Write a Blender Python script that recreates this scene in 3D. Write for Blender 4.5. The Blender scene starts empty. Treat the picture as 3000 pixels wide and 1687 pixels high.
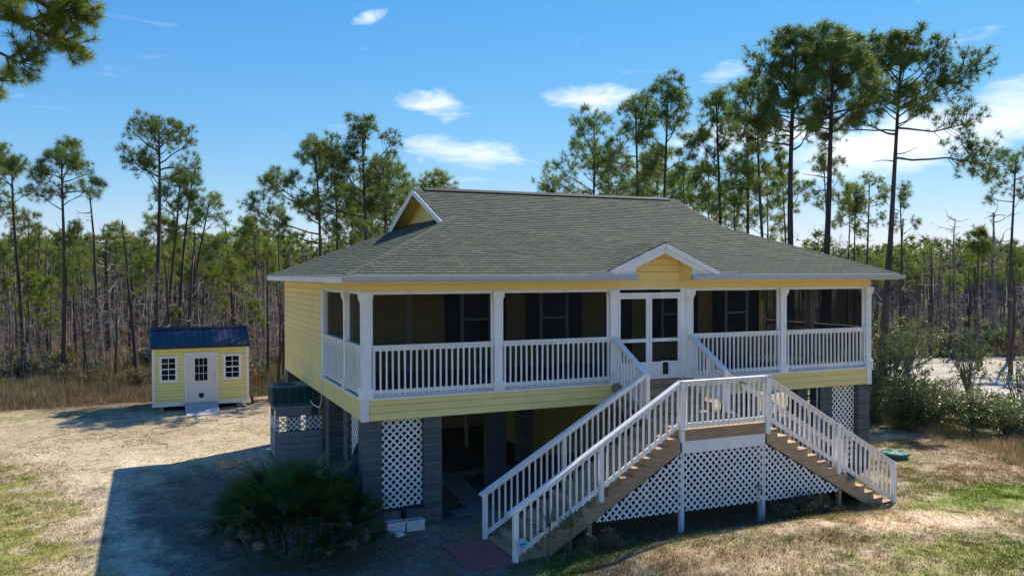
import bpy, math, random
import numpy as np
from mathutils import Vector, Matrix
rnd = random.Random(11); rng = np.random.default_rng(11)
S = bpy.context.scene; COL = S.collection
PI = math.pi
# ------------------------------------------------------------------ camera
CAM = np.array([-4.065, -17.009, 5.434]); YAW, PITCH, ROLL, FPX = 0.41496, -0.01611, -0.00283, 2408.75
_f = np.array([math.sin(YAW)*math.cos(PITCH), math.cos(YAW)*math.cos(PITCH), math.sin(PITCH)])
_r = np.cross(_f, [0, 0, 1]); _r /= np.linalg.norm(_r); _u = np.cross(_r, _f)
_r, _u = math.cos(ROLL)*_r + math.sin(ROLL)*_u, -math.sin(ROLL)*_r + math.cos(ROLL)*_u
cd = bpy.data.cameras.new('camera'); cam = bpy.data.objects.new('camera', cd); COL.objects.link(cam)
cd.sensor_width = 36; cd.lens = 36*FPX/3000; cd.clip_start = 0.1; cd.clip_end = 6000
cam.matrix_world = Matrix(((_r[0], _u[0], -_f[0], CAM[0]), (_r[1], _u[1], -_f[1], CAM[1]), (_r[2], _u[2], -_f[2], CAM[2]), (0, 0, 0, 1)))
S.camera = cam
def pdir(u, v): return _r*((u-1500)/FPX) + _u*(-(v-843.5)/FPX) + _f          # view direction of a photo pixel
def pat(u, v, d): return CAM + pdir(u, v)*d
# ------------------------------------------------------------------ sun and sky
SUN = Vector((4.42, 2.65, 5.3)).normalized()
sl = bpy.data.lights.new('sun', 'SUN'); sl.energy = 2.08; sl.angle = math.radians(0.53); sl.color = (1, .93, .82)
so = bpy.data.objects.new('sun', sl); COL.objects.link(so); so.rotation_euler = SUN.to_track_quat('Z', 'Y').to_euler(); so.location = SUN*60
W_ = bpy.data.worlds.new('World'); S.world = W_; W_.use_nodes = True
nt = W_.node_tree; N = nt.nodes; L = nt.links; N.clear()
def node(tree, typ, **kw):
    n = tree.nodes.new(typ)
    for k, v in kw.items(): setattr(n, k, v)
    return n
out = node(nt, 'ShaderNodeOutputWorld'); bg = node(nt, 'ShaderNodeBackground'); bg.inputs[1].default_value = 0.105
sky = node(nt, 'ShaderNodeTexSky', sky_type='NISHITA', sun_disc=False)
sky.sun_elevation = math.asin(SUN.z); sky.sun_rotation = math.atan2(SUN.x, SUN.y); sky.altitude = 20
sky.air_density = 1.0; sky.dust_density = 0.0; sky.ozone_density = 5.0
hs = node(nt, 'ShaderNodeHueSaturation'); hs.inputs['Saturation'].default_value = 1.24; hs.inputs['Value'].default_value = 1.0
L.new(sky.outputs[0], hs.inputs['Color'])
def vop(op, a, b):
    n = node(nt, 'ShaderNodeVectorMath', operation=op)
    for i, x in enumerate((a, b)):
        if isinstance(x, tuple): n.inputs[i].default_value = x
        else: L.new(x, n.inputs[i])
    return n.outputs[0]
# film-like shoulder on the whole sky, so the horizon does not burn out
sc_ = vop('MULTIPLY', hs.outputs[0], (.17, .17, .17))
skyc = vop('DIVIDE', vop('MULTIPLY', sc_, (.60, .82, 1.38)), vop('ADD', vop('MULTIPLY', sc_, (.27, .67, 1.41)), (1., 1., 1.)))
skyc = vop('MULTIPLY', skyc, (4.3, 4.2, 4.4))
tc = node(nt, 'ShaderNodeTexCoord')
def vdot(vec):
    n = node(nt, 'ShaderNodeVectorMath', operation='DOT_PRODUCT'); L.new(tc.outputs['Generated'], n.inputs[0]); n.inputs[1].default_value = vec; return n.outputs['Value']
def mth(op, a, b=None, clamp=False):
    n = node(nt, 'ShaderNodeMath', operation=op); n.use_clamp = clamp
    for i, x in enumerate((a, b)):
        if x is None: continue
        if isinstance(x, (int, float)): n.inputs[i].default_value = x
        else: L.new(x, n.inputs[i])
    return n.outputs[0]
total = None
CL = [(1075, 55, 75, 20, -18, .9), (1270, 312, 120, 42, 8, .9), (1370, 450, 220, 48, 6, 1), (1300, 520, 220, 26, 4, .45), (1740, 285, 150, 42, 5, 1), (2130, 212, 95, 36, -20, .8),
      (2760, 122, 150, 30, -8, .8), (2960, 330, 200, 95, -30, 1.3), (2620, 420, 360, 80, -10, 1.4), (2250, 400, 300, 60, 0, 1.0), (1560, 470, 130, 36, 10, .6), (830, 452, 60, 16, 15, .35), (2500, 60, 500, 40, -8, .4), (2950, 150, 90, 22, 20, .4), (1450, 8, 130, 16, 20, .4), (2100, 460, 420, 60, 4, .5), (330, 585, 60, 8, 0, .3)]
for (u, v, wx, wy, rot, st) in CL:
    c = pdir(u, v); k = np.linalg.norm(c); c = c/k
    a = math.radians(rot); ax = _r*math.cos(a) - _u*math.sin(a); ay = _r*math.sin(a) + _u*math.cos(a)
    ax = ax - c*np.dot(ax, c); ay = ay - c*np.dot(ay, c)
    ru = mth('DIVIDE', vdot(ax), wx/FPX/k); rv = mth('DIVIDE', vdot(ay), wy/FPX/k)
    # offset of centre is zero because the tangents are orthogonal to c
    q = mth('SUBTRACT', 1.0, mth('MULTIPLY', mth('ADD', mth('MULTIPLY', ru, ru), mth('MULTIPLY', rv, rv)), .5), clamp=True)
    q = mth('MULTIPLY', q, mth('GREATER_THAN', vdot(c), 0.3)); q = mth('MULTIPLY', q, st)
    total = q if total is None else mth('MAXIMUM', total, q)
# wisps of the same kind over the whole dome
mp = node(nt, 'ShaderNodeMapping'); mp.inputs['Scale'].default_value = (2.2, 2.2, 7.5); mp.inputs['Rotation'].default_value = (0.12, -.1, 0)
L.new(tc.outputs['Generated'], mp.inputs[0])
nz = node(nt, 'ShaderNodeTexNoise'); nz.inputs['Scale'].default_value = 4.6; nz.inputs['Detail'].default_value = 10; nz.inputs['Roughness'].default_value = .62; nz.inputs['Distortion'].default_value = .6
L.new(mp.outputs[0], nz.inputs['Vector'])
gen = node(nt, 'ShaderNodeMapRange'); gen.inputs[1].default_value = .62; gen.inputs[2].default_value = 1.0; gen.inputs[4].default_value = .45; L.new(nz.outputs[0], gen.inputs[0])
wis = node(nt, 'ShaderNodeMapRange'); wis.inputs[1].default_value = .40; wis.inputs[2].default_value = .66; L.new(nz.outputs[0], wis.inputs[0])
cm = mth('MAXIMUM', mth('MULTIPLY', mth('SUBTRACT', mth('ADD', nz.outputs[0], mth('MULTIPLY', total, .42)), .74), 2.6, clamp=True), gen.outputs[0])
cm = mth('MULTIPLY', cm, .85, clamp=True)
mx = node(nt, 'ShaderNodeMixRGB'); mx.inputs[2].default_value = (4.2, 4.1, 4.3, 1)
L.new(cm, mx.inputs[0]); L.new(skyc, mx.inputs[1]); L.new(mx.outputs[0], bg.inputs[0]); L.new(bg.outputs[0], out.inputs[0])
S.view_settings.view_transform = 'Standard'; S.view_settings.look = 'None'; S.view_settings.exposure = 1.7; S.view_settings.gamma = 1; S.view_settings.use_curve_mapping = False
S.cycles.max_bounces = 6; S.cycles.diffuse_bounces = 3; S.cycles.transparent_max_bounces = 12; S.cycles.use_denoising = True; S.cycles.use_adaptive_sampling = True; S.cycles.adaptive_threshold = .03; S.cycles.time_limit = 800
# ------------------------------------------------------------------ materials
MATS = {}
def mat(name, col, rough=.75, var=.12, scale=6, bump=0, bscale=60, col2=None, rand=0, metal=0, spec=.3, stretch=(1, 1, 1), attr=None, transl=0, dirt=None, fine=0):
    m = bpy.data.materials.new(name); m.use_nodes = True; t = m.node_tree; nd, lk = t.nodes, t.links
    bs = nd['Principled BSDF']; bs.inputs['Roughness'].default_value = rough; bs.inputs['Metallic'].default_value = metal
    bs.inputs['Specular IOR Level'].default_value = spec
    g = node(t, 'ShaderNodeNewGeometry'); mpn = node(t, 'ShaderNodeMapping'); mpn.inputs['Scale'].default_value = stretch; lk.new(g.outputs['Position'], mpn.inputs[0])
    nz = node(t, 'ShaderNodeTexNoise'); nz.inputs['Scale'].default_value = scale; nz.inputs['Detail'].default_value = 7; nz.inputs['Roughness'].default_value = .62; lk.new(mpn.outputs[0], nz.inputs['Vector'])
    rp = node(t, 'ShaderNodeValToRGB'); rp.color_ramp.elements[0].position = .3; rp.color_ramp.elements[1].position = .7; lk.new(nz.outputs[0], rp.inputs[0])
    c2 = col2 or tuple(min(1, c*(1+var)) for c in col); c1 = col if col2 else tuple(c*(1-var) for c in col)
    rp.color_ramp.elements[0].color = (*c1, 1); rp.color_ramp.elements[1].color = (*c2, 1)
    cur = rp.outputs[0]
    def mul(a, fac):
        n = node(t, 'ShaderNodeVectorMath', operation='MULTIPLY'); lk.new(a, n.inputs[0]); lk.new(fac, n.inputs[1]); return n.outputs[0]
    def mr(src, lo, hi, a=0, b=1):
        n = node(t, 'ShaderNodeMapRange'); n.inputs[1].default_value = a; n.inputs[2].default_value = b; n.inputs[3].default_value = lo; n.inputs[4].default_value = hi; lk.new(src, n.inputs[0]); return n.outputs[0]
    if attr:
        at = node(t, 'ShaderNodeAttribute', attribute_name=attr); 
        cur = mul(at.outputs['Color'], mr(nz.outputs[0], 1-var*2, 1+var*2, .25, .75))
    if rand:
        oi = node(t, 'ShaderNodeObjectInfo'); cur = mul(cur, mr(oi.outputs['Random'], 1-rand, 1+rand))
    if fine:
        n2 = node(t, 'ShaderNodeTexNoise'); n2.inputs['Scale'].default_value = bscale; n2.inputs['Detail'].default_value = 4; n2.inputs['Roughness'].default_value = .7; lk.new(mpn.outputs[0], n2.inputs['Vector'])
        cur = mul(cur, mr(n2.outputs[0], 1-fine, 1+fine, .3, .7))
    if dirt:
        n3 = node(t, 'ShaderNodeTexNoise'); n3.inputs['Scale'].default_value = dirt[1]; n3.inputs['Detail'].default_value = 8; n3.inputs['Roughness'].default_value = .7; lk.new(g.outputs['Position'], n3.inputs['Vector'])
        mxn = node(t, 'ShaderNodeMixRGB'); lk.new(mr(n3.outputs[0], 0, dirt[2], .5, .75), mxn.inputs[0]); lk.new(cur, mxn.inputs[1]); mxn.inputs[2].default_value = (*dirt[0], 1); cur = mxn.outputs[0]
    lk.new(cur, bs.inputs['Base Color'])
    if bump:
        nb = node(t, 'ShaderNodeTexNoise'); nb.inputs['Scale'].default_value = bscale; nb.inputs['Detail'].default_value = 4; lk.new(mpn.outputs[0], nb.inputs['Vector'])
        bp = node(t, 'ShaderNodeBump'); bp.inputs['Strength'].default_value = bump; bp.inputs['Distance'].default_value = .02; lk.new(nb.outputs[0], bp.inputs['Height']); lk.new(bp.outputs[0], bs.inputs['Normal'])
    if transl:
        tr = node(t, 'ShaderNodeBsdfTranslucent'); lk.new(cur, tr.inputs[0]); ms = node(t, 'ShaderNodeMixShader'); ms.inputs[0].default_value = transl
        lk.new(bs.outputs[0], ms.inputs[1]); lk.new(tr.outputs[0], ms.inputs[2]); lk.new(ms.outputs[0], nd['Material Output'].inputs[0])
    MATS[name] = m; return m
mat('yellow', (.98, .72, .26), .55, .05, 1.3, .06, 90, rand=.04, dirt=((.62, .50, .24), 1.4, .25))
mat('yellow_shed', (.92, .80, .27), .55, .04, 2, .05, 80, rand=.04, dirt=((.45, .45, .2), 2.0, .3))
mat('white', (.93, .875, .81), .5, .04, 3, .05, 70, rand=.05, dirt=((.55, .48, .42), 3.4, .5))
mat('white_metal', (.54, .52, .50), .35, .03, 3, dirt=((.5, .47, .42), 3, .3))
mat('cream_door', (.78, .72, .62), .5, .03, 3)
mat('wood', (.42, .275, .155), .8, .3, 3, .3, 30, stretch=(1, 7, 7), rand=.16, fine=.25, dirt=((.24, .17, .11), 2, .4))
mat('wood_y', (.44, .29, .165), .8, .3, 3, .3, 30, stretch=(7, 1, 7), rand=.16, fine=.25, dirt=((.24, .17, .11), 2, .4))
mat('ramp_wood', (.50, .48, .47), .85, .15, 3, .2, 30, stretch=(1, 7, 7), rand=.12, fine=.2)
mat('grey_wood', (.30, .285, .28), .85, .25, 3, .2, 30, stretch=(1, 7, 7), rand=.12, fine=.2)
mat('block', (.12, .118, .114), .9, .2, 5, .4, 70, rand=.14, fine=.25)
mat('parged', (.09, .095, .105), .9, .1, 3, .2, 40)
mat('yellow_shaded', (.36, .27, .085), .7, .1, 2)  # storage wall yellow, darkened to carry the shade under the house
mat('caulk', (.30, .22, .07), .9)
mat('mortar', (.30, .30, .29), .9, .1, 20)
mat('concrete', (.19, .185, .175), .9, .15, 4, .2, 50, rand=.08, fine=.15)
mat('shingle', (.083, .097, .066), .95, .10, 3, .12, 60, rand=.15, fine=.2, dirt=((.075, .09, .06), .6, .7))
mat('shingle_stuff', (.165, .168, .128), .95, .08, 3, .12, 60, attr='col', fine=.25, dirt=((.075, .09, .06), .6, .7))
mat('ridge_dark', (.03, .028, .03), .8)
mat('underlay', (.02, .02, .018), .9)
mat('soffit', (.72, .6, .25), .6, .05)
mat('navy_metal', (.013, .017, .027), .32, .15, 2, rand=.08, spec=.5)
mat('shutter', (.015, .018, .03), .5)
mat('navy_rib', (.06, .08, .12), .35, .1)
mat('glass', (.012, .014, .018), .08, .05, spec=.6)
mat('ac_green', (.055, .17, .165), .5, .15, 6, rand=.05)
mat('ac_mid', (.018, .055, .055), .6, .2, 9)
mat('ac_dark', (.008, .02, .02), .6)
mat('black', (.012, .012, .012), .6)
mat('mat_rubber', (.36, .12, .13), .85, .25, 8)
mat('copper', (.55, .22, .12), .4, metal=.6)
mat('steel', (.45, .46, .48), .35, metal=.8)
mat('lid_green', (.03, .16, .12), .6, .25, 6)
mat('pot_white', (.82, .78, .73), .7, .06, 5, dirt=((.3, .3, .26), 6, .4))
mat('soil', (.06, .045, .03), .95, .3, 20)
mat('sign_blue', (.42, .62, .72), .5, .06)
mat('sign_print', (.03, .22, .45), .5)
mat('red_plastic', (.55, .05, .04), .5)
mat('bark', (.085, .062, .052), .95, .35, 5, .6, 25, stretch=(1, 1, .3), rand=.2, fine=.25)
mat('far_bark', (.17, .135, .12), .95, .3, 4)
mat('dead_bark', (.20, .165, .14), .95, .3, 4, .3, 25, rand=.3)
mat('pale_wood', (.34, .28, .235), .95, .25, 3, rand=.25)
mat('needle', (.09, .175, .05), .5, col2=(.24, .29, .05), scale=.9, rand=.2, transl=.45, spec=.35)
mat('needle_bright', (.14, .21, .03), .5, col2=(.30, .32, .045), scale=1.2, rand=.2, transl=.45, spec=.35)
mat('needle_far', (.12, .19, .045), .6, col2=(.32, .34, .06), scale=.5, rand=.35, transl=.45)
mat('palm_green', (.045, .10, .025), .42, col2=(.11, .155, .035), scale=3, rand=.6, transl=.2, spec=.4)
mat('palm_dead', (.24, .19, .14), .8, .25, 5, rand=.3, transl=.15)
mat('shrub_leaf', (.075, .12, .03), .38, col2=(.22, .23, .07), scale=2.5, rand=.25, transl=.45, spec=.55)
mat('shrub_brown', (.20, .125, .075), .7, col2=(.21, .19, .075), scale=2, rand=.3, transl=.2)
mat('stuff_col', (.3, .3, .3), .8, .15, 4, attr='col', transl=.25)
mat('pebble_col', (.3, .3, .3), .7, .1, 9, attr='col')
mat('water', (.20, .16, .11), .12, .3, 3, spec=.35)
# ground: albedo zones from the attribute, broken up by noise
mat('ground', (.3, .3, .3), .95, .2, 4.5, .5, 13, attr='col', fine=.38)
# insect screen
m = bpy.data.materials.new('screen'); m.use_nodes = True; t = m.node_tree; bs = t.nodes['Principled BSDF']; bs.inputs['Base Color'].default_value = (.012, .012, .013, 1); bs.inputs['Roughness'].default_value = .7; bs.inputs['Specular IOR Level'].default_value = .15
tr = node(t, 'ShaderNodeBsdfTransparent'); ms = node(t, 'ShaderNodeMixShader'); wv = node(t, 'ShaderNodeTexNoise'); wv.inputs['Scale'].default_value = 3
mr_ = node(t, 'ShaderNodeMapRange'); mr_.inputs[3].default_value = .55; mr_.inputs[4].default_value = .62; t.links.new(wv.outputs[0], mr_.inputs[0]); t.links.new(mr_.outputs[0], ms.inputs[0])
t.links.new(bs.outputs[0], ms.inputs[1]); t.links.new(tr.outputs[0], ms.inputs[2]); t.links.new(ms.outputs[0], t.nodes['Material Output'].inputs[0]); MATS['screen'] = m
# ------------------------------------------------------------------ object helpers
WL = {}
def props(o, label=None, cat=None, group=None, kind=None):
    for k, v in (('label', label), ('category', cat), ('group', group), ('kind', kind)):
        if v: o[k] = v
    return o
def place(o, parent, loc, rot=None, scale=None):
    COL.objects.link(o); loc = Vector(loc)
    WL[o.name] = loc.copy()
    if parent is not None:
        o.parent = parent; o.location = loc - WL[parent.name]
    else: o.location = loc
    if rot is not None: o.rotation_euler = rot
    if scale is not None: o.scale = scale
    return o
def thing(name, label, cat, loc=(0, 0, 0), group=None, kind=None):
    return props(place(bpy.data.objects.new(name, None), None, loc), label, cat, group, kind)
def fmesh(name, V, F, m, smooth=False, col=None):
    V = np.asarray(V, np.float32); F = np.asarray(F, np.int32); me = bpy.data.meshes.new(name)
    n, k = F.shape
    me.vertices.add(len(V)); me.vertices.foreach_set('co', V.ravel()); me.loops.add(n*k); me.loops.foreach_set('vertex_index', F.ravel())
    me.polygons.add(n); me.polygons.foreach_set('loop_start', np.arange(0, n*k, k, dtype=np.int32))
    me.polygons.foreach_set('use_smooth', np.full(n, smooth, bool))
    me.update(calc_edges=True); me.materials.append(MATS[m])
    if col is not None:
        a = me.color_attributes.new('col', 'FLOAT_COLOR', 'POINT'); c = np.ones((len(V), 4), np.float32); c[:, :3] = col; a.data.foreach_set('color', c.ravel())
    return me
def pmesh(name, V, F, m):
    me = bpy.data.meshes.new(name); me.from_pydata([tuple(map(float, v)) for v in V], [], F); me.update(); me.materials.append(MATS[m]); return me
def obj(name, me, parent=None, loc=(0, 0, 0), rot=None, scale=None):
    return place(bpy.data.objects.new(name, me), parent, loc, rot, scale)
CV = np.array([[x, y, z] for z in (-.5, .5) for y in (-.5, .5) for x in (-.5, .5)]); CF = np.array([[0, 2, 3, 1], [4, 5, 7, 6], [0, 1, 5, 4], [2, 6, 7, 3], [0, 4, 6, 2], [1, 3, 7, 5]])
UNIT = {}
def unit(m):
    if m not in UNIT: UNIT[m] = fmesh('box_'+m, CV, CF, m)
    return UNIT[m]
def bx(name, x0, x1, y0, y1, z0, z1, m, parent):                    # one box piece, sharing the unit mesh
    return obj(name, unit(m), parent, ((x0+x1)/2, (y0+y1)/2, (z0+z1)/2), None, (abs(x1-x0), abs(y1-y0), abs(z1-z0)))
def beam(name, a, b, w, h, m, parent, twist=0):                       # box between two points, w across (horizontal), h tall
    a = Vector(a); b = Vector(b); d = b-a; q = d.to_track_quat('X', 'Z')
    return obj(name, unit(m), parent, (a+b)/2, q.to_euler(), (d.length, w, h))
def boxes(name, L_, m, parent, loc=(0, 0, 0)):                      # several boxes in one mesh (one part)
    V = []; F = []
    for i, (x0, x1, y0, y1, z0, z1) in enumerate(L_):
        V.append(CV*[x1-x0, y1-y0, z1-z0] + [(x0+x1)/2-loc[0], (y0+y1)/2-loc[1], (z0+z1)/2-loc[2]]); F.append(CF+8*i)
    return obj(name, fmesh(name, np.concatenate(V), np.concatenate(F), m), parent, loc)
def prism(name, poly, axis, a, b, m, parent):                        # polygon in the plane across `axis`, extruded a..b
    n = len(poly); V = []
    for t_ in (a, b):
        for p, q in poly: V.append({'y': (p, t_, q), 'x': (t_, p, q), 'z': (p, q, t_)}[axis])
    F = [list(range(n)), list(range(2*n-1, n-1, -1))] + [[i, i+n, (i+1) % n+n, (i+1) % n] for i in range(n)]
    return obj(name, pmesh(name, V, F, m), parent)
def tube(P, R, sides=5):
    P = np.asarray(P, float); R = np.asarray(R, float); n = len(P)
    T = np.gradient(P, axis=0); T /= np.linalg.norm(T, axis=1, keepdims=True)+1e-9
    ref = np.array([0.31, .17, .93]) if abs((P[-1]-P[0])[2]) < .8*np.linalg.norm(P[-1]-P[0]) else np.array([1., .2, 0])
    A = np.cross(T, ref); A /= np.linalg.norm(A, axis=1, keepdims=True)+1e-9; B = np.cross(T, A)
    th = np.arange(sides)*2*PI/sides
    V = P[:, None] + R[:, None, None]*(np.cos(th)[None, :, None]*A[:, None] + np.sin(th)[None, :, None]*B[:, None])
    i = np.arange(n-1)[:, None]*sides; j = np.arange(sides)[None]; j2 = (j+1) % sides
    F = np.stack([i+j, i+j2, i+sides+j2, i+sides+j], -1).reshape(-1, 4)
    return V.reshape(-1, 3), F
class Bag:
    def __init__(s): s.V = []; s.F = []; s.n = 0
    def add(s, V, F): s.V.append(V); s.F.append(F+s.n); s.n += len(V)
    def tube(s, P, R, k=5): s.add(*tube(P, R, k))
    def mesh(s, name, m, smooth=True): return fmesh(name, np.concatenate(s.V), np.concatenate(s.F), m, smooth)
def tubeobj(name, P, r, m, parent, k=6):
    P = np.asarray(P, float); V, F = tube(P, np.full(len(P), r), k); return obj(name, fmesh(name, V, F, m, True), parent)
# value noise
def _h(i, j, s): 
    x = np.sin(i*127.1 + j*311.7 + s*74.7)*43758.5453; return x-np.floor(x)
def vnoise(x, y, s=0):
    i = np.floor(x); j = np.floor(y); f = x-i; g = y-j; f = f*f*(3-2*f); g = g*g*(3-2*g)
    return (_h(i, j, s)*(1-f)+_h(i+1, j, s)*f)*(1-g) + (_h(i, j+1, s)*(1-f)+_h(i+1, j+1, s)*f)*g
def fbm(x, y, s=0): return .5*vnoise(x, y, s)+.28*vnoise(2.1*x, 2.1*y, s+1)+.15*vnoise(4.3*x, 4.3*y, s+2)+.07*vnoise(8.7*x, 8.7*y, s+3)
def sst(a, b, x): 
    t_ = np.clip((x-a)/(b-a), 0, 1); return t_*t_*(3-2*t_)
# ------------------------------------------------------------------ ground
def ter(x, y):
    x = np.asarray(x, float); y = np.asarray(y, float)
    mound = .50*sst(-2.6, -4.6, y)*sst(1.9, 5.2, x - .25*(y+4))*(.25+.75*sst(13.5, 7.5, x))*sst(20, 13, x)*sst(-14, -8, y)
    rough = (fbm(x*.5, y*.5, 3)-.5)*.07*sst(1.5, 5, np.hypot(np.maximum(0, np.abs(x-7)-7.5), np.maximum(0, np.abs(y-4)-7)))
    far = (fbm(x*.05, y*.05, 9)-.5)*.5*sst(30, 60, np.hypot(x-5, y+5))
    return mound+rough+far
XB = (np.array([-30, -6, -.17, 2.47, 5.35, 7.24, 9.8, 14, 60]), np.array([-5.3, -5.3, -5.55, -5.96, -6.23, -6.85, -7.6, -10.5, -20]))
def zone(x, y):
    n1 = fbm(x*.55, y*.55, 1); n2 = fbm(x*1.7, y*1.7, 5); n3 = fbm(x*.22, y*.22, 8); n4 = fbm(x*3.7, y*3.7, 15)
    n1, n2, n3, n4 = (np.clip((q-.5)*1.55+.5, 0, 1) for q in (n1, n2, n3, n4)); n6 = np.clip((fbm(x*7.5, y*7.5, 19)-.5)*1.7+.5, 0, 1)
    g = lambda w: w[..., None]
    c = np.zeros(x.shape+(3,))+np.array([.34, .235, .125])
    c = c*(1-g(sst(.5, .68, n1)*.7))+np.array([.25, .235, .09])*g(sst(.5, .68, n1)*.7)                # olive patches in the dry grass
    c = c*(1-g(sst(.52, .7, n2)*.6))+np.array([.54, .42, .27])*g(sst(.52, .7, n2)*.6)                # sandy spots
    c = c*(1-g(sst(.55, .72, n4)*.5))+np.array([.24, .16, .10])*g(sst(.55, .72, n4)*.5)
    def mixin(w, col): 
        nonlocal c; c = c*(1-g(w))+np.array(col)*g(w)
    xb = np.interp(y, *XB)
    drive = sst(-.3, .35, x-xb+(n2-.5)*1.6)*sst(20.5, 17.5, y+(n1-.5)*3)*sst(2.2, 1.2, x)*(1-.5*sst(9.5, 14, y))
    mixin(drive, (.48, .385, .25))
    mixin(drive*sst(.5, .66, n2)*.55, (.36, .27, .15)); mixin(drive*sst(.56, .7, n1)*.5, (.60, .48, .31))
    green = sst(.4, -.5, x-xb+(n2-.5)*2.2)*sst(12.5, 8.5, y+(n1-.5)*3)*sst(24, 20, y)
    mixin(green*.92, (.23, .24, .04)); mixin(green*sst(.5, .64, n1)*.6, (.42, .30, .15)); mixin(green*sst(.52, .68, n4)*.5, (.17, .2, .03))
    grav_shade = sst(-4.9, -3.2, x+(n2-.5)*3+.04*y)*sst(9.5, 6, y+(n1-.5)*4)*sst(3.6, 2.2, x+.5*(y+3))*sst(-14, -9, y)  # shell gravel, its colour darkened and zone widened to deepen the house shadow
    mixin(grav_shade*.92, (.15, .108, .07)); mixin(grav_shade*sst(.5, .66, n1)*.7, (.05, .052, .036)); mixin(grav_shade*sst(.55, .7, n2)*.5, (.17, .17, .17))
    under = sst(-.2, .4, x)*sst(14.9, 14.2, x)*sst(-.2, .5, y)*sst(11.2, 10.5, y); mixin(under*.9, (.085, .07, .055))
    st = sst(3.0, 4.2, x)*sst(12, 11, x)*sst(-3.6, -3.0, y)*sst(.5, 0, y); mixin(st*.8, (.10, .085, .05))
    bare = sst(1.15, .5, np.hypot((x-11.1)/2.6, (y+4.7)/1.0)+(n2-.5)*1.1); mixin(bare, (.66, .48, .32))
    bare2 = sst(1.1, .5, np.hypot((x-6.5)/1.6, (y+6.3)/.7)+(n2-.5)*1.3); mixin(bare2*.8, (.56, .42, .27))
    gr2 = sst(1.2, .4, np.hypot((x-14.6)/3.0, (y+3.7)/1.5)+(n2-.5)*.9); mixin(gr2*.9, (.20, .27, .03))
    gr3 = sst(1.2, .4, np.hypot((x-10.5)/4.5, (y+7.3)/1.6)+(n2-.5)*1.1); mixin(gr3*.75, (.21, .25, .04))
    gr4 = sst(1.2, .4, np.hypot((x-3.2)/1.6, (y+3.7)/.6)+(n2-.5)*.9); mixin(gr4*.8, (.14, .20, .03))
    wood_l = sst(20.4, 22.2, y+(n1-.5)*2)*sst(16, 10, x); mixin(wood_l, (.15, .105, .062)); mixin(wood_l*sst(.5, .65, n3), (.11, .10, .035))
    wood_r = sst(18.6, 20.2, x-.25*(y+2)+(n1-.5)*2); mixin(wood_r, (.095, .072, .04)); mixin(wood_r*sst(.48, .62, n3), (.10, .10, .035))
    wood_b = sst(22, 26, y); mixin(wood_b*(1-wood_l)*(1-wood_r), (.10, .078, .04))
    sand = sst(1.1, .8, np.hypot((x-37)/15.0, (y-12.5-.45*(x-37)*0)/7.2)+(n1-.5)*.5); mixin(sand, (.60, .51, .43)); mixin(sand*sst(.45, .6, n2)*.6, (.33, .27, .22)); mixin(sand*sst(.5, .62, n4)*.5, (.25, .22, .12))
    dk = sst(.52, .75, n6)*.45*(1-drive)*(1-bare)*(1-wood_l)*(1-wood_r); mixin(dk, (.13, .09, .05))
    rut = sst(.35, .1, np.abs(x+4.35+.05*y+.25*np.sin(y*.4)))*sst(14, 8, y); mixin(rut*.45*drive, (.70, .60, .45))
    return c
def axis(a, b, st, far, k=1.22):
    c = list(np.arange(a, b+1e-6, st)); s = st
    lo = []; v = a
    while v > -far: s *= k; v -= s; lo.append(v)
    hi = []; v = c[-1]; s = st
    while v < far: s *= k; v += s; hi.append(v)
    return np.array(lo[::-1]+c+hi)
gx = axis(-13, 24, .17, 2500); gy = axis(-11, 24, .17, 2500)
X, Y = np.meshgrid(gx, gy); nx, ny = len(gx), len(gy)
ii = (np.arange(ny-1)[:, None]*nx+np.arange(nx-1)[None]).ravel()
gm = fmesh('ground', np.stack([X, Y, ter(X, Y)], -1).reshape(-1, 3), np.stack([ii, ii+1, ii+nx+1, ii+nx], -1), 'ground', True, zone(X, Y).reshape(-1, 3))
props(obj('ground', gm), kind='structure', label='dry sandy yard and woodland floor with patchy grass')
pv = [(math.cos(a)*.34*(1+.25*math.sin(3*a+1)), math.sin(a)*.62*(1+.2*math.sin(2*a))) for a in np.linspace(0, 2*PI, 26)[:-1]]
pd_ = obj('puddle', pmesh('puddle', [(x, y, 0) for x, y in pv], [list(range(25))], 'water'), None, (-2.05, 7.9, .02+float(ter(-2.05, 7.9)))); props(pd_, kind='structure', label='small rain puddle in the shaded drive')
path = props(place(bpy.data.objects.new('paver_path', None), None, (2.8, 0, 0)), kind='structure', label='path of concrete pavers leading under the house')
for i in range(7):
    y0 = -.45+i*.66
    o = bx('paver', 2.52+.08*i, 3.06+.08*i, y0, y0+.62, -.01, .045, 'concrete', path); o.rotation_euler = (0, 0, rnd.uniform(-.04, .04))
for (x, y) in ((3.75, 4.0), (4.45, 4.15), (2.1, -.3), (5.15, 4.2), (2.5, .55)): 
    o = bx('paver', x-.3, x+.3, y-.2, y+.2, -.01, .04, 'concrete', path); o.rotation_euler = (0, 0, rnd.uniform(-.1, .1))
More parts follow.
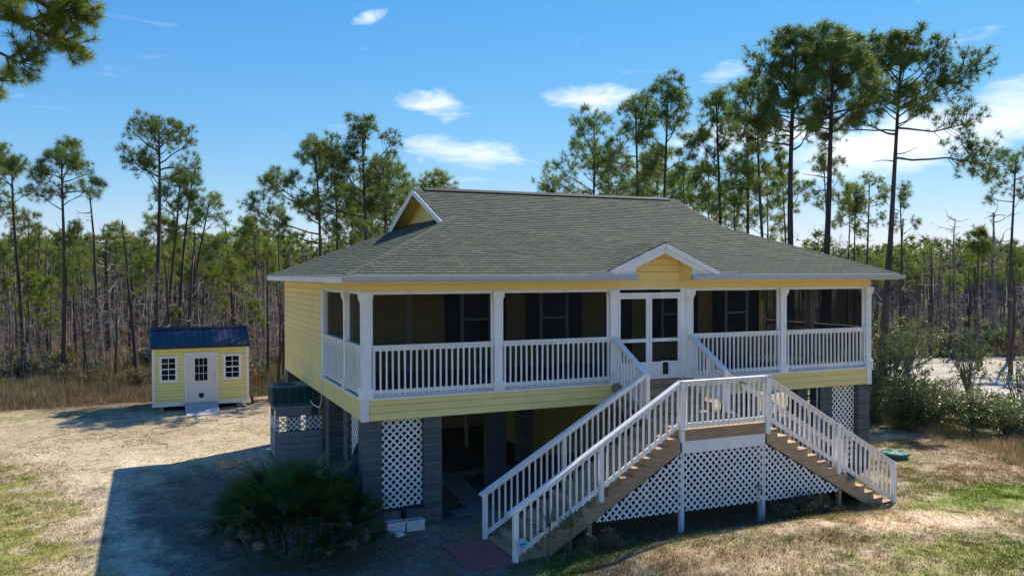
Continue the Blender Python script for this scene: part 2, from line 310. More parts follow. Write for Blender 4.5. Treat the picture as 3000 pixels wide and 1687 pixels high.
#PART2
# ------------------------------------------------------------------ the house
F_ = 2.84; WD = 14.4; D = 10.77; DP = 4.3; ZB = 2.36; PT = .414; YC = D/2
house = thing('raised_house', 'yellow raised cottage with grey-green shingle roof and long screened front porch', 'house')
UW = {}
def wedge(m):
    if m not in UW:
        V = [(x, y, z) for x in (-.5, .5) for (y, z) in ((-.016, 0), (0, 0), (0, 1), (-.004, 1))]
        UW[m] = pmesh('siding_board', V, [[0, 1, 2, 3], [7, 6, 5, 4], [0, 4, 5, 1], [1, 5, 6, 2], [2, 6, 7, 3], [3, 7, 4, 0]], m)
    return UW[m]
def board(cx, cy, z0, length, rz, parent, h=.16, m='yellow', name='siding_board'):
    return obj(name, wedge(m), parent, (cx, cy, z0), (0, 0, rz), (length, 1, h-.010))
def run_boards(a, b, z0, cuts, facing, parent, m='yellow', plane=0.0, h=.16):
    c = [a]+list(cuts)+[b]
    for i in range(len(c)-1):
        mid = (c[i]+c[i+1])/2; ln = c[i+1]-c[i]-.006
        if facing == 'front': board(mid, plane, z0, ln, 0, parent, h, m)
        else: board(plane, mid, z0, ln, -PI/2, parent, h, m)
# floor and rim
boxes('porch_floor', [(.03, WD-.03, .02, DP, 2.77, F_-.002)], 'grey_wood', house)
boxes('floor_frame', [(.02, WD-.02, .018, .09, ZB+.01, 2.77), (.02, .09, .09, D-.02, ZB+.01, 2.77), (WD-.09, WD-.005, .09, D-.02, ZB+.01, 2.77), (.09, WD-.09, D-.09, D-.02, ZB+.01, 2.77), (.09, WD-.09, .09, D-.09, 2.62, 2.76)]
      + [(x, x+.06, .1, D-.1, 2.38, 2.62) for x in np.arange(1.2, 13.6, 1.2)], 'wood', house)
for k in range(3):
    z = ZB+.16*k
    run_boards(.15, WD-.15, z, [[3.9, 8.1, 11.6], [2.4, 5.9, 9.4, 12.7], [3.05, 6.6, 10.2]][k], 'front', house)
    run_boards(.02, DP, z, [], 'left', house); run_boards(DP, D, z, [rnd.uniform(6.3, 9)], 'left', house)
for k in range(3, 19):
    z = ZB+.16*k; run_boards(DP+.0, D, z, [rnd.uniform(5.6, 9.6)] if k % 2 else [], 'left', house)
boxes('house_wall', [(.02, .12, DP+.02, D-.02, F_, 5.40), (.12, WD-.02, D-.14, D-.02, F_, 5.40), (WD-.12, WD-.005, DP+.02, D-.14, F_, 5.40), (.12, WD-.12, DP+.02, DP+.12, F_, 5.40)], 'caulk', house)
for (x0, x1) in ((-.02, .14), (WD-.14, WD+.02)): boxes('corner_board', [(x0, x1, -.024, .0, ZB-.01, F_-.04)], 'white', house)
boxes('corner_board', [(-.024, -.001, .0, .12, ZB-.01, F_-.04)], 'white', house)
boxes('corner_board', [(-.024, .0, DP-.02, DP+.1, F_, 5.09)], 'white', house)
boxes('floor_edge_trim', [(-.05, 6.02, -.055, .02, 2.80, F_+.006), (8.36, WD+.05, -.055, .02, 2.80, F_+.006), (-.055, .02, .02, DP, 2.80, F_+.006)], 'white', house)
boxes('floor_edge_trim', [(6.02, 8.36, -.06, .02, 2.66, F_+.004)], 'wood', house)
# header beam over the porch
boxes('porch_beam', [(.0, WD, .0, .17, 5.09, 5.33), (.0, .17, .17, DP, 5.09, 5.33), (WD-.17, WD, .17, DP, 5.09, 5.33)], 'yellow', house)
boxes('beam_trim', [(-.006, WD+.006, -.012, .17, 5.065, 5.092), (-.012, .17, .17, DP, 5.065, 5.092), (WD-.17, WD+.006, .17, DP, 5.065, 5.092)], 'white', house)
boxes('porch_ceiling', [(.17, WD-.17, .17, DP, 5.28, 5.31)], 'grey_wood', house)
# posts with capital and base
def post(x0, y0, w=.19):
    p = boxes('porch_post', [(x0, x0+w, y0, y0+w, F_, 5.065)], 'white', house)
    boxes('capital', [(x0-.018, x0+w+.018, y0-.018, y0+w+.018, 4.86, 4.92), (x0-.04, x0+w+.04, y0-.04, y0+w+.04, 4.922, 5.066)], 'white', p)
    boxes('plinth', [(x0-.035, x0+w+.035, y0-.035, y0+w+.035, F_+.007, 3.05)], 'white', p)
PX = [-.01, 2.99, 5.99, 8.19, 11.18, 14.22]
for x in PX: post(x, -.02)
post(-.01, 1.64); post(14.22, 2.1)
# screen frames and screens
def screen_front(a, b):
    fr = boxes('screen_frame', [(a, a+.06, .07, .12, F_, 5.065), (b-.06, b, .07, .12, F_, 5.065), (a+.06, b-.06, .07, .12, 5.02, 5.065), (a+.06, b-.06, .07, .12, 3.86, 3.90), (a+.06, b-.06, .07, .12, F_, F_+.05)], 'white', house)
    bx('insect_screen', a+.06, b-.06, .093, .096, F_+.05, 5.02, 'screen', fr)
for a, b in ((.18, 3.0), (3.18, 6.0), (8.38, 11.18), (11.37, 14.22)): screen_front(a, b)
def screen_side(a, b, x):
    fr = boxes('screen_frame', [(x-.025, x+.025, a, a+.06, F_, 5.065), (x-.025, x+.025, b-.06, b, F_, 5.065), (x-.025, x+.025, a+.06, b-.06, 5.02, 5.065)], 'white', house)
    bx('insect_screen', x-.0015, x+.0015, a+.06, b-.06, F_+.02, 5.02, 'screen', fr)
for a, b in ((.18, 1.64), (1.83, DP-.05)): screen_side(a, b, .095)
for a, b in ((.18, 2.1), (2.29, DP-.05)): screen_side(a, b, WD-.095)
boxes('porch_post_trim', [(-.01, .16, DP-.14, DP-.02, F_, 5.065)], 'white', house)
# railings
def obox(a, b, w, h):
    a = Vector(a); b = Vector(b); d = b-a; M_ = d.to_track_quat('X', 'Z').to_matrix(); c = (a+b)/2
    return np.array([M_ @ Vector((v[0]*d.length, v[1]*w, v[2]*h))+c for v in CV])
def railing(parent, A, B, out_, drop=.99, cap=True, sp=.134, capw=.14, ext=(0, 0), off=.035, bh=.09, bw=.036):
    A = np.array(A, float); B = np.array(B, float); out_ = np.array(out_, float); n = (B-A); n2 = np.array([n[0], n[1], 0]); ln = np.linalg.norm(n2); dz = np.array([0, 0, 1.])
    e = n/ln
    segs = [(A-e*ext[0]-dz*.019, B+e*ext[1]-dz*.019, capw, .038)] if cap else []
    segs += [(A-dz*.078, B-dz*.078, .036, .088)]
    V = np.concatenate([obox(*s) for s in segs]); F = np.concatenate([CF+8*i for i in range(len(segs))])
    r = obj('railing', fmesh('railing', V, F, 'white'), parent)
    beam('bottom_rail', A-dz*drop, B-dz*drop, .036, bh, 'white', r)
    k = max(2, int(round(ln/sp))); 
    for i in range(k):
        p = A+n*((i+.5)/k)+out_*off; z1 = p[2]-.045; z0 = p[2]-drop-bh*.5-.012
        o = bx('baluster', p[0]-bw/2, p[0]+bw/2, p[1]-bw/2, p[1]+bw/2, z0, z1, 'white', r)
        o.rotation_euler = (rnd.gauss(0, .003), rnd.gauss(0, .004), 0)
    return r
FR = (0, -1, 0)
for a, b in ((.18, 2.99), (3.18, 5.99), (8.38, 11.18), (11.37, 14.22)): railing(house, (a, .03, 3.945), (b, .03, 3.945), FR, capw=.13)
for a, b in ((.17, 1.64), (1.83, DP-.02)): railing(house, (.03, a, 3.945), (.03, b, 3.945), (-1, 0, 0), capw=.13, sp=.115)
for a, b in ((.17, 2.1), (2.29, DP-.02)): railing(house, (WD-.03, a, 3.945), (WD-.03, b, 3.945), (1, 0, 0), capw=.13, sp=.16)
# back wall of the porch: boards, windows, shutters, front door
for k in range(14): run_boards(.12, WD-.12, F_+.16*k, [rnd.uniform(1.6, 3), rnd.uniform(5.2, 9.5), rnd.uniform(11, 13)], 'front', house, plane=DP+.018)
def window(x0, x1, z0, z1, y, parent, shut=True):
    w = boxes('window', [(x0, x0+.09, y-.05, y, z0, z1), (x1-.09, x1, y-.05, y, z0, z1), (x0+.09, x1-.09, y-.05, y, z1-.09, z1), (x0+.09, x1-.09, y-.05, y, z0, z0+.07), (x0+.09, x1-.09, y-.045, y-.005, (z0+z1)/2-.03, (z0+z1)/2+.03)], 'white', parent)
    for a, b in ((z0+.07, (z0+z1)/2-.03), ((z0+z1)/2+.03, z1-.09)): bx('pane', x0+.09, x1-.09, y-.03, y-.022, a, b, 'glass', w)
    bx('sill', x0-.04, x1+.04, y-.09, y, z0-.05, z0-.003, 'white', w)
    if shut:
        for a, b in ((x0-.45, x0-.02), (x1+.02, x1+.45)):
            s = boxes('shutter', [(a, a+.05, y-.04, y-.002, z0, z1), (b-.05, b, y-.04, y-.002, z0, z1), (a+.05, b-.05, y-.025, y-.002, z0, z1)], 'shutter', parent)
for x0 in (3.76, 6.18, 10.32, 12.73): window(x0, x0+.92, 3.42, 4.98, DP, house)
dr = boxes('front_door', [(8.36, 9.26, DP-.05, DP-.002, F_, 4.96)], 'shutter', house)
for a in (8.42, 9.0): bx('side_glazing', a, a+.2, DP-.06, DP-.052, 3.2, 4.85, 'glass', dr)
boxes('wall_trim', [(2.21, 2.37, DP-.02, DP+.002, F_, 5.08)], 'white', house)
# screen doors
def leaf(x0, x1, handle, pet):
    s = .075; d = boxes('screen_door', [(x0, x0+s, .035, .075, F_+.02, 4.93), (x1-s, x1, .035, .075, F_+.02, 4.93), (x0+s, x1-s, .035, .075, 4.84, 4.93), (x0+s, x1-s, .035, .075, 3.78, 3.865), (x0+s, x1-s, .04, .07, F_+.02, 3.29)], 'white', house)
    for a, b in ((3.29, 3.78), (3.865, 4.84)): bx('insect_screen', x0+s, x1-s, .053, .056, a, b, 'screen', d)
    bx('handle', handle-.14, handle+.14, .005, .034, 3.85, 3.875, 'steel', d)
    if pet:
        f = boxes('pet_door', [(7.46, 7.70, .025, .039, 2.93, 2.965), (7.46, 7.70, .025, .039, 3.27, 3.305), (7.46, 7.495, .025, .039, 2.965, 3.27), (7.665, 7.70, .025, .039, 2.965, 3.27)], 'white', d)
        bx('flap', 7.495, 7.665, .03, .039, 2.965, 3.27, 'ac_dark', f)
leaf(6.225, 7.10, 6.42, False); leaf(7.12, 8.03, 7.85, True)
boxes('door_jamb', [(6.18, 6.222, .03, .13, F_, 5.065), (8.034, 8.19, .03, .13, F_, 5.065), (6.222, 8.034, .03, .13, 4.935, 4.985), (7.101, 7.119, .045, .13, F_+.02, 4.93)], 'white', house)
bx('insect_screen', 6.222, 8.034, .07, .073, 4.985, 5.065, 'screen', house)
# ------------------------------------------------------------------ roof
ZE = 5.42; E_ = .5
zf = lambda y: ZE+PT*(y+E_)
XC = 7.17; GP = .43; GH = 1.62; GZ = 6.19; GY = -.58; gcs = 1/math.hypot(1, GP)
XR0, XR1, XG = 2.755, WD-2.755, 3.2
ZR = zf(YC)
def rp(x, y, z): return (x, y, z-.012)
RV = [rp(-E_, -E_, ZE), rp(WD+E_, -E_, ZE), rp(XR1, XR0, zf(XR0)), rp(XR1, YC, ZR), rp(XR0, YC, ZR), rp(XR0, XR0, zf(XR0)),
      rp(WD+E_, D+E_, ZE), rp(-E_, D+E_, ZE), rp(XR0, D-XR0, zf(XR0)), rp(XR1, D-XR0, zf(XR0)),
      rp(XG, XG, zf(XG)), rp(XG, D-XG, zf(XG)), rp(WD-XG, XG, zf(XG)), rp(WD-XG, D-XG, zf(XG)),
      rp(6.38, -E_, ZE), rp(6.38, .03, zf(.03)), rp(7.98, .03, zf(.03)), rp(7.98, -E_, ZE)]
roof = obj('roof', pmesh('roof', RV, [[0, 14, 15, 16, 17, 1, 2, 3, 4, 5], [6, 7, 8, 4, 3, 9], [7, 0, 10, 11], [1, 6, 13, 12]], 'underlay'), house)
cs = 1/math.hypot(1, PT); EXPO = .143; TW = .305
def tabs(O, Sd, Ad, Nn, rows, lim, lift=.014, smax=99):
    """tab quads: O origin at the eave, Sd unit up-slope, Ad unit along the course"""
    O, Sd, Ad, Nn = (np.array(v, float) for v in (O, Sd, Ad, Nn)); full = []; V = []
    for k in range(rows):
        s0 = k*EXPO; s1 = min(s0+EXPO+.012, smax); l0, r0 = lim(s0); l1, r1 = lim(s1)
        off = (k % 2)*TW/2+((k*37) % 11)*.004; i0 = math.floor((min(l0, l1)-off)/TW); i1 = math.ceil((max(r0, r1)-off)/TW)
        for i in range(i0, i1):
            a = off+i*TW+.006; b = a+TW-.012
            a0, b0, a1, b1 = max(a, l0), min(b, r0), max(a, l1), min(b, r1)
            if b0-a0 < .015 and b1-a1 < .015: continue
            whole = a0 == a and b0 == b and a1 == a and b1 == b
            b0 = max(b0, a0); b1 = max(b1, a1); lf = lift*rnd.uniform(.75, 1.3)
            P = [O+Sd*s0+Ad*a0+Nn*lf, O+Sd*s0+Ad*b0+Nn*lf, O+Sd*s1+Ad*b1+Nn*.002, O+Sd*s1+Ad*a1+Nn*.002, O+Sd*s0+Ad*a0-Nn*.006, O+Sd*s0+Ad*b0-Nn*.006]
            full.append((k, whole, a, s0)); V.append(P)
    return full, np.array(V)
TF = np.array([[0, 1, 2, 3], [4, 5, 1, 0]])
def tabcol(n):
    f = rng.uniform(.84, 1.17, n)[:, None]; g = rng.uniform(0, 1, n)[:, None]
    c = (np.array([.088, .098, .066])*(1-g)+np.array([.077, .096, .066])*g)*f
    return np.repeat(c, 6, axis=0)
def limF(s):
    y = -E_+s*cs
    return (y, WD-y) if y < XR0 else (XR0, XR1)
nF = int((YC+E_)/cs/EXPO)
fl, TV = tabs((0, -E_, ZE), (0, cs, PT*cs), (1, 0, 0), (0, -PT*cs, cs), nF+1, lambda s: limF(min(s, (YC+E_)/cs-.001)), smax=(YC+E_)/cs)
NZ = np.array([0, -PT*cs, cs]); SD = np.array([0, cs, PT*cs])
me_tab = fmesh('shingle', np.array([NZ*.014+[.0, 0, 0], NZ*.014+[TW-.012, 0, 0], SD*(EXPO+.012)+NZ*.002+[TW-.012, 0, 0], SD*(EXPO+.012)+NZ*.002, -NZ*.006, -NZ*.006+[TW-.012, 0, 0]]), TF, 'shingle')
cnt = 0; rest = []
for (k, whole, a, s0), P in zip(fl, TV):
    xm_ = (P[0][0]+P[1][0])/2
    if GZ-GP*(abs(xm_-XC)+.1) > zf(P[2][1])+.02 or (P[0][1] < .05 and P[1][0] > 6.36 and P[0][0] < 8.0): continue
    if whole and cnt < 300: obj('shingle', me_tab, roof, np.array([a, -E_, ZE])+SD*s0, None, (1, 1, rnd.uniform(.98, 1.0))); cnt += 1
    else: rest.append(P)
fl, T2 = tabs((-E_, 0, ZE), (cs, 0, PT*cs), (0, -1, 0), (-PT*cs, 0, cs), int((XG+E_)/cs/EXPO)+1, lambda s: (-(D-(-E_+s*cs)), E_-s*cs))
rest += list(T2)
for sg in (-1, 1):
    def lim(s, sg=sg):
        z = GZ-GP*GH+s*gcs*GP; return (GY, max(GY, (z-ZE)/PT-E_+.03))
    f3, T3 = tabs((XC+sg*GH, 0, GZ-GP*GH), (-sg*gcs, 0, GP*gcs), (0, 1, 0), (sg*GP*gcs, 0, gcs), int(GH*math.hypot(1, GP)/EXPO)+1, lambda s, l=lim: l(min(s, GH/gcs-.001)), smax=GH*math.hypot(1, GP))
    if sg > 0: T3 = T3[:, [1, 0, 3, 2, 5, 4]]
    rest += list(T3)
rest = np.array(rest); nr = len(rest)
o = obj('shingles', fmesh('shingles', rest.reshape(-1, 3), (TF[None]+6*np.arange(nr)[:, None, None]).reshape(-1, 4), 'shingle_stuff', False, tabcol(nr)), roof); o['kind'] = 'stuff'
# hip caps, ridge
for (sx, x0) in ((1, -E_), (-1, WD+E_)):
    d = np.array([sx, 1, PT]); L_ = .15
    V = [(0, 0, .030), tuple(d*L_+[0, 0, .020]), (sx*.15, 0, .016), (sx*(L_+.15), L_, PT*L_+.008), (0, .15, .016), (sx*L_, L_+.15, PT*L_+.008)]
    cm_ = pmesh('hip_cap', V, [[0, 2, 3, 1], [0, 1, 5, 4]], 'shingle')
    for k in range(int((XG+E_)/.118)): obj('hip_cap', cm_, roof, (x0+sx*.118*k, -E_+.118*k, ZE+PT*.118*k))
for k in range(int((XR1-XR0)/.14)):
    x = XR0+.14*k
    if k == 0: rc = pmesh('ridge_cap', [(0, -.16, -.16*PT+.012), (.15, -.16, -.16*PT+.006), (0, 0, .03), (.15, 0, .022), (0, .16, -.16*PT+.012), (.15, .16, -.16*PT+.006)], [[0, 1, 3, 2], [2, 3, 5, 4]], 'shingle')
    if 3.05 < x < XR1-.42: continue
    obj('ridge_cap', rc, roof, (x, YC, ZR))
prism('ridge_vent', [(YC-.19, ZR-.19*PT+.004), (YC-.19, ZR-.19*PT+.05), (YC, ZR+.055), (YC+.19, ZR-.19*PT+.05), (YC+.19, ZR-.19*PT+.004)], 'x', 3.05, XR1-.35, 'ridge_dark', roof)
# eaves: fascia, soffit, gutters
boxes('fascia', [(-E_, 6.38, -E_-.0, -E_+.025, 5.27, 5.415), (7.98, WD+E_, -E_, -E_+.025, 5.27, 5.415)], 'white', roof)
boxes('fascia', [(-E_-.0, -E_+.025, -E_+.026, D+E_, 5.27, 5.415)], 'white', roof)
boxes('fascia', [(WD+E_-.025, WD+E_, -E_+.026, D+E_, 5.27, 5.415), (-E_+.026, WD+E_-.026, D+E_-.025, D+E_, 5.27, 5.415)], 'white', roof)
boxes('soffit', [(-E_+.03, 6.38, -E_+.03, -.003, 5.30, 5.325), (7.98, WD+E_-.03, -E_+.03, -.003, 5.30, 5.325), (-E_+.03, -.003, .0, D+E_-.03, 5.30, 5.325), (WD+.003, WD+E_-.03, 0, D+E_-.03, 5.30, 5.325), (.0, WD, D+.003, D+E_-.03, 5.30, 5.325)], 'soffit', roof)
def gutter(x0, x1):
    y0 = -E_-.003
    poly = [(y0, 5.400), (y0, 5.285), (y0-.075, 5.285), (y0-.118, 5.335), (y0-.118, 5.375), (y0-.128, 5.385), (y0-.128, 5.405), (y0-.112, 5.405), (y0-.105, 5.335), (y0-.07, 5.298), (y0-.012, 5.298), (y0-.012, 5.400)]
    prism('gutter', poly, 'y' if 0 else 'x', x0, x1, 'white_metal', roof)
    for xe in (x0+.004, x1-.004): prism('gutter_end', [(y0, 5.400), (y0, 5.285), (y0-.075, 5.285), (y0-.118, 5.335), (y0-.118, 5.405)], 'x', xe-.003, xe+.003, 'white_metal', roof)
gutter(-E_-.03, 6.40); gutter(7.94, WD+E_+.14)
for q in [(-E_-.02, 5.5, -E_-.022, -E_-.0035, 5.402, 5.432), (8.85, WD+E_+.02, -E_-.022, -E_-.0035, 5.402, 5.432), (-E_-.02, -E_-.001, -E_, D+E_, 5.40, 5.43)]: boxes('drip_edge', [q], 'white_metal', roof)
for xc in (5.38, 9.02): prism('splash_guard', [(xc-.36, 5.39)]+[(xc-.36+.72*t, 5.40+.11*math.sin(PI*t)**.35) for t in np.linspace(.0, 1, 13)]+[(xc+.36, 5.39)], 'y', -E_-.138, -E_-.132, 'white_metal', roof)
# side gables (dutch gable): boards, soffit, rakes
def gable(sx, xr, xg):
    gb = boxes('gable_wall', [(min(xg+.02*sx, xg+.05*sx), max(xg+.02*sx, xg+.05*sx), YC-.2, YC+.2, zf(XG)+.02, zf(XG)+.25)], 'yellow', roof)
    z = zf(XG)-.02
    while z < ZR-.1:
        z1 = min(z+.2, ZR-.03); w0 = (ZR-z)/PT-.02; w1 = max(.01, (ZR-z1)/PT-.02)
        prism('siding_board', [(YC-w0, z), (YC+w0, z), (YC+w1, z1-.005), (YC-w1, z1-.005)], 'x', min(xg, xg+.018*sx), max(xg, xg+.018*sx), 'yellow', gb); z = z1
    for sy in (-1, 1):
        e = YC-XR0+.05
        p0 = np.array([xr-.012*sx, YC+sy*e, ZR-PT*e-.085]); p1 = np.array([xr-.012*sx, YC+sy*.0, ZR-.085])
        beam('rake_board', p0, p1, .025, .15, 'white', roof); q = np.array([-.016*sx, 0, .045]); beam('rake_board', p0+q, p1+q, .012, .06, 'white', roof)
        prism('gable_soffit', [(YC+sy*.02, ZR-.05), (YC+sy*(YC-XR0), zf(XR0)-.05), (YC+sy*(YC-XR0), zf(XR0)-.035), (YC+sy*.02, ZR-.035)], 'x', min(xr, xg), max(xr, xg), 'soffit', roof)
gable(1, XR0, XG); gable(-1, XR1, WD-XG)
# entry gable
eg = prism('entry_gable', [(XC-GH, GZ-GP*GH-.012), (XC, GZ-.012), (XC+GH, GZ-GP*GH-.012), (XC+GH, GZ-GP*GH-.03), (XC, GZ-.03), (XC-GH, GZ-GP*GH-.03)], 'y', GY+.01, -.34, 'underlay', house)
VV = []
for sg in (-1, 1): VV += [(XC+sg*GH, GY+.35, GZ-GP*GH-.012), (XC, GY+.3, GZ-.012), (XC, (GZ-ZE)/PT-E_, GZ-.012)]
obj('gable_deck', pmesh('gable_deck', VV, [[0, 1, 2], [3, 5, 4]], 'underlay'), eg)
for sg in (-1, 1):
    a = np.array([XC+sg*GH, GY-.005, GZ-GP*GH-.075]); b = np.array([XC, GY-.005, GZ-.075])
    beam('rake_board', a, b, .024, .12, 'white', eg)
    beam('rake_board', a+[-sg*.02, .04, -.115], b+[0, .04, -.115], .02, .12, 'white', eg)
    xi = 6.38 if sg < 0 else 7.98; xo = XC+sg*(GH-.06)
    prism('eave_return', [(xo, 5.415), (xi, 5.415), (xi, GZ-GP*abs(xi-XC)-.14), (xo, GZ-GP*(GH-.06)-.10)], 'y', -E_-.028, -E_-.004, 'white', eg)
    prism('return_side', [(-E_, 5.27), (-.02, 5.27), (-.02, GZ-GP*abs(xi-XC)-.06), (-E_, GZ-GP*abs(xi-XC)-.06)], 'x', xi-.001 if sg < 0 else xi-.018, xi+.018 if sg < 0 else xi+.001, 'yellow', eg)
    prism('gable_soffit', [(XC, GZ-.055), (XC+sg*GH, GZ-GP*GH-.055), (XC+sg*GH, GZ-GP*GH-.04), (XC, GZ-.04)], 'y', GY+.03, .0, 'white', eg)
z = 5.33
while z < 6.08:
    z1 = min(z+.165, 6.1); hw = lambda zz: min(.80, max(.01, (GZ-.06-zz)/GP)); 
    prism('siding_board', [(7.18-hw(z), z), (7.18+hw(z), z), (7.18+hw(z1), z1-.006), (7.18-hw(z1), z1-.006)], 'y', -.018+.0, .01, 'yellow', eg); z = z1
# ------------------------------------------------------------------ under the house
def pillar(x0, y0, w=.406, m='block', parent=house):
    c = boxes('block_pillar', [(x0+.005, x0+w-.005, y0+.005, y0+w-.005, -.05, ZB-.005)], 'mortar' if m == 'block' else m, parent)
    if m == 'block':
        z = ZB-.006
        while z > .01:
            z0 = max(z-.1935, -.04); q = rnd.uniform(-.003, .003)
            bx('block', x0+q, x0+w+q, y0+rnd.uniform(-.002, .003), y0+w, z0, z, 'block', c); z -= .2032
    return c
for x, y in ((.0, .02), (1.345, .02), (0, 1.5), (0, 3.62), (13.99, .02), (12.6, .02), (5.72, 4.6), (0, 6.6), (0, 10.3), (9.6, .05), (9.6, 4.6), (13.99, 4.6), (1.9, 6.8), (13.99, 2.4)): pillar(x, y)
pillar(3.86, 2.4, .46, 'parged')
enc = boxes('storage_wall', [(6.7, 12.4, 5.12, 5.2, .0, ZB+.02), (6.62, 6.7, 5.12, 9.6, 0, ZB+.02), (12.32, 12.4, 5.2, 9.6, 0, ZB+.02)], 'caulk', house)
boxes('rear_light_block', [(1.0, 13.9, 10.5, 10.56, -.02, ZB+.02)], 'wood', house)  # added back wall, keeps daylight from coming in under the house
for k in range(14): run_boards(6.7, 12.3, .02+.163*k, [rnd.uniform(8.2, 10.8)], 'front', enc, plane=5.118, h=.163, m='yellow_shaded')
boxes('support_post', [(5.0, 5.09, 7.2, 7.29, 0, ZB+.02), (3.15, 3.24, 5.2, 5.29, 0, ZB+.02), (1.6, 1.69, 9, 9.09, 0, ZB+.02)][:1], 'grey_wood', house); boxes('support_post', [(2.95, 3.04, 5.2, 5.29, 0, ZB+.02)], 'grey_wood', house)
def clip(poly, p, d):
    t0, t1 = -1e9, 1e9; n = len(poly); area = sum(poly[i][0]*poly[(i+1) % n][1]-poly[(i+1) % n][0]*poly[i][1] for i in range(n)); sg = 1 if area > 0 else -1
    for i in range(n):
        a = np.array(poly[i]); b = np.array(poly[(i+1) % n]); nn = sg*np.array([-(b-a)[1], (b-a)[0]])
        den = nn @ d; num = nn @ (a-p)
        if abs(den) < 1e-9:
            if num > 0: return None
        elif den > 0: t0 = max(t0, num/den)
        else: t1 = min(t1, num/den)
    return (t0, t1) if t1-t0 > .05 else None
def lattice(parent, poly, to3, nrm, step=.160, w=.040):
    pn = place(bpy.data.objects.new('lattice_panel', None), parent, to3(*poly[0])); nrm = np.array(nrm, float)
    xs = [p[0] for p in poly]; zs = [p[1] for p in poly]
    for fam, (sx, lay) in enumerate(((1, 0), (-1, .009))):
        d = np.array([sx, 1])/math.sqrt(2); c = min(xs)-(max(zs)-min(zs))-.5
        while c < max(xs)+(max(zs)-min(zs))+.5:
            r = clip(poly, np.array([c, min(zs)]), d); c += step
            if r is None: continue
            q0 = np.array([c-step, min(zs)])+d*r[0]; q1 = np.array([c-step, min(zs)])+d*r[1]
            beam('lattice_slat', np.array(to3(*q0))+nrm*lay, np.array(to3(*q1))+nrm*lay, .008, w, 'white', pn)
    return pn
lattice(house, [(.42, .42), (1.335, .46), (1.335, ZB), (.42, ZB)], lambda p, q: (p, .16, q), (0, -1, 0))
lattice(house, [(13.02, .15), (13.98, .15), (13.98, ZB), (13.02, ZB)], lambda p, q: (p, .2, q), (0, -1, 0))
lattice(house, [(.44, 1.98), (1.24, 1.42), (1.24, ZB), (.44, ZB)], lambda p, q: (.05, p, q), (-1, 0, 0))
tubeobj('conduit', [(-.03, 4.38, 2.95), (-.03, 4.38, 2.2), (-.06, 4.5, 2.0), (-.06, 5.4, 1.95), (-.06, 5.9, 2.0)], .014, 'white', house)
tubeobj('downspout', [(12.5, .06, ZB), (12.5, .06, .0)], .022, 'white_metal', house)
# ------------------------------------------------------------------ staircase
ZL = 2.2; RS = ZL/13; RN = .287
stair = thing('porch_staircase', 'wooden porch staircase with white railings and two flights leaving a landing', 'staircase', (7.1, -2, 0))
def deckboards():
    for k in range(11):
        y0 = -2.87+k*.152; bx('deck_board', 5.97, 8.27, y0, y0+.145, ZL-.038, ZL+rnd.uniform(-.002, .002), 'wood', stair)
deckboards()
bx('rim_joist', 6.0, 8.24, -2.852, -2.814, ZL-.235, ZL-.042, 'wood', stair); bx('rim_joist', 6.0, 8.24, -1.24, -1.2, ZL-.235, ZL-.042, 'wood', stair)
bx('skirt_board', 6.03, 8.21, -2.845, -2.825, 1.70, ZL-.24, 'white', stair)
for sg, xl in ((-1, 5.98), (1, 8.26)):
    for i in range(1, 13):
        z = ZL-RS*i; xa = xl+sg*RN*(i-1); xb_ = xl+sg*RN*i
        for j in range(2):
            a = xa+sg*(RN/2*j)+sg*.002; b = a+sg*(RN/2-.006)+(sg*.02 if j else 0)
            bx('tread_board', min(a, b), max(a, b), -2.87, -1.33, z-.038, z+rnd.uniform(-.002, .002), 'wood_y', stair)
        bx('riser_board', min(xb_, xb_+sg*-.02), max(xb_, xb_-sg*.02), -2.81, -1.39, z-RS+.001, z-.04, 'wood_y', stair) if i < 13 else None
    bx('riser_board', min(xl, xl-sg*.02), max(xl, xl-sg*.02), -2.81, -1.39, ZL-RS+.001, ZL-.04, 'wood_y', stair)
    xe = xl+sg*RN*12; bx('tread_board', min(xe, xe+sg*.27), max(xe, xe+sg*.27), -2.87, -1.33, .0, .045, 'wood_y', stair)
    for y0, y1 in ((-2.852, -2.814), (-1.388, -1.35)):
        P = [(xl, ZL-.04)]
        for i in range(1, 13): P += [(xl+sg*RN*(i-1), ZL-RS*i-.04), (xl+sg*RN*i-(0 if i < 12 else 0), ZL-RS*i-.04)]
        P += [(xl+sg*RN*12, .0), (xl+sg*(RN*12-.42), 0), (xl, ZL-.46), ]
        if sg > 0: P = P[::-1]
        prism('stringer', P, 'y', y0, y1, 'wood', stair)
# upper flight
for i in range(1, 4):
    z = F_-.16*i
    for j in range(2): bx('tread_board', 6.08, 8.27, -.06-.3*i+.15*j, -.06-.3*i+.15*j+.145, z-.038, z, 'wood', stair)
for i in range(1, 5): bx('riser_board', 6.10, 8.25, -.06-.3*(i-1)-.0+.004, -.06-.3*(i-1)+.024, F_-.16*i, F_-.16*(i-1)-.04, 'wood', stair)
for x in (6.06, 8.25): prism('stringer', [(-.06, F_-.2), (-.96, ZL-.05), (-1.2, ZL-.05), (-1.2, ZL-.22), (-.06, F_-.48)][::1], 'x', x, x+.036, 'wood', stair)
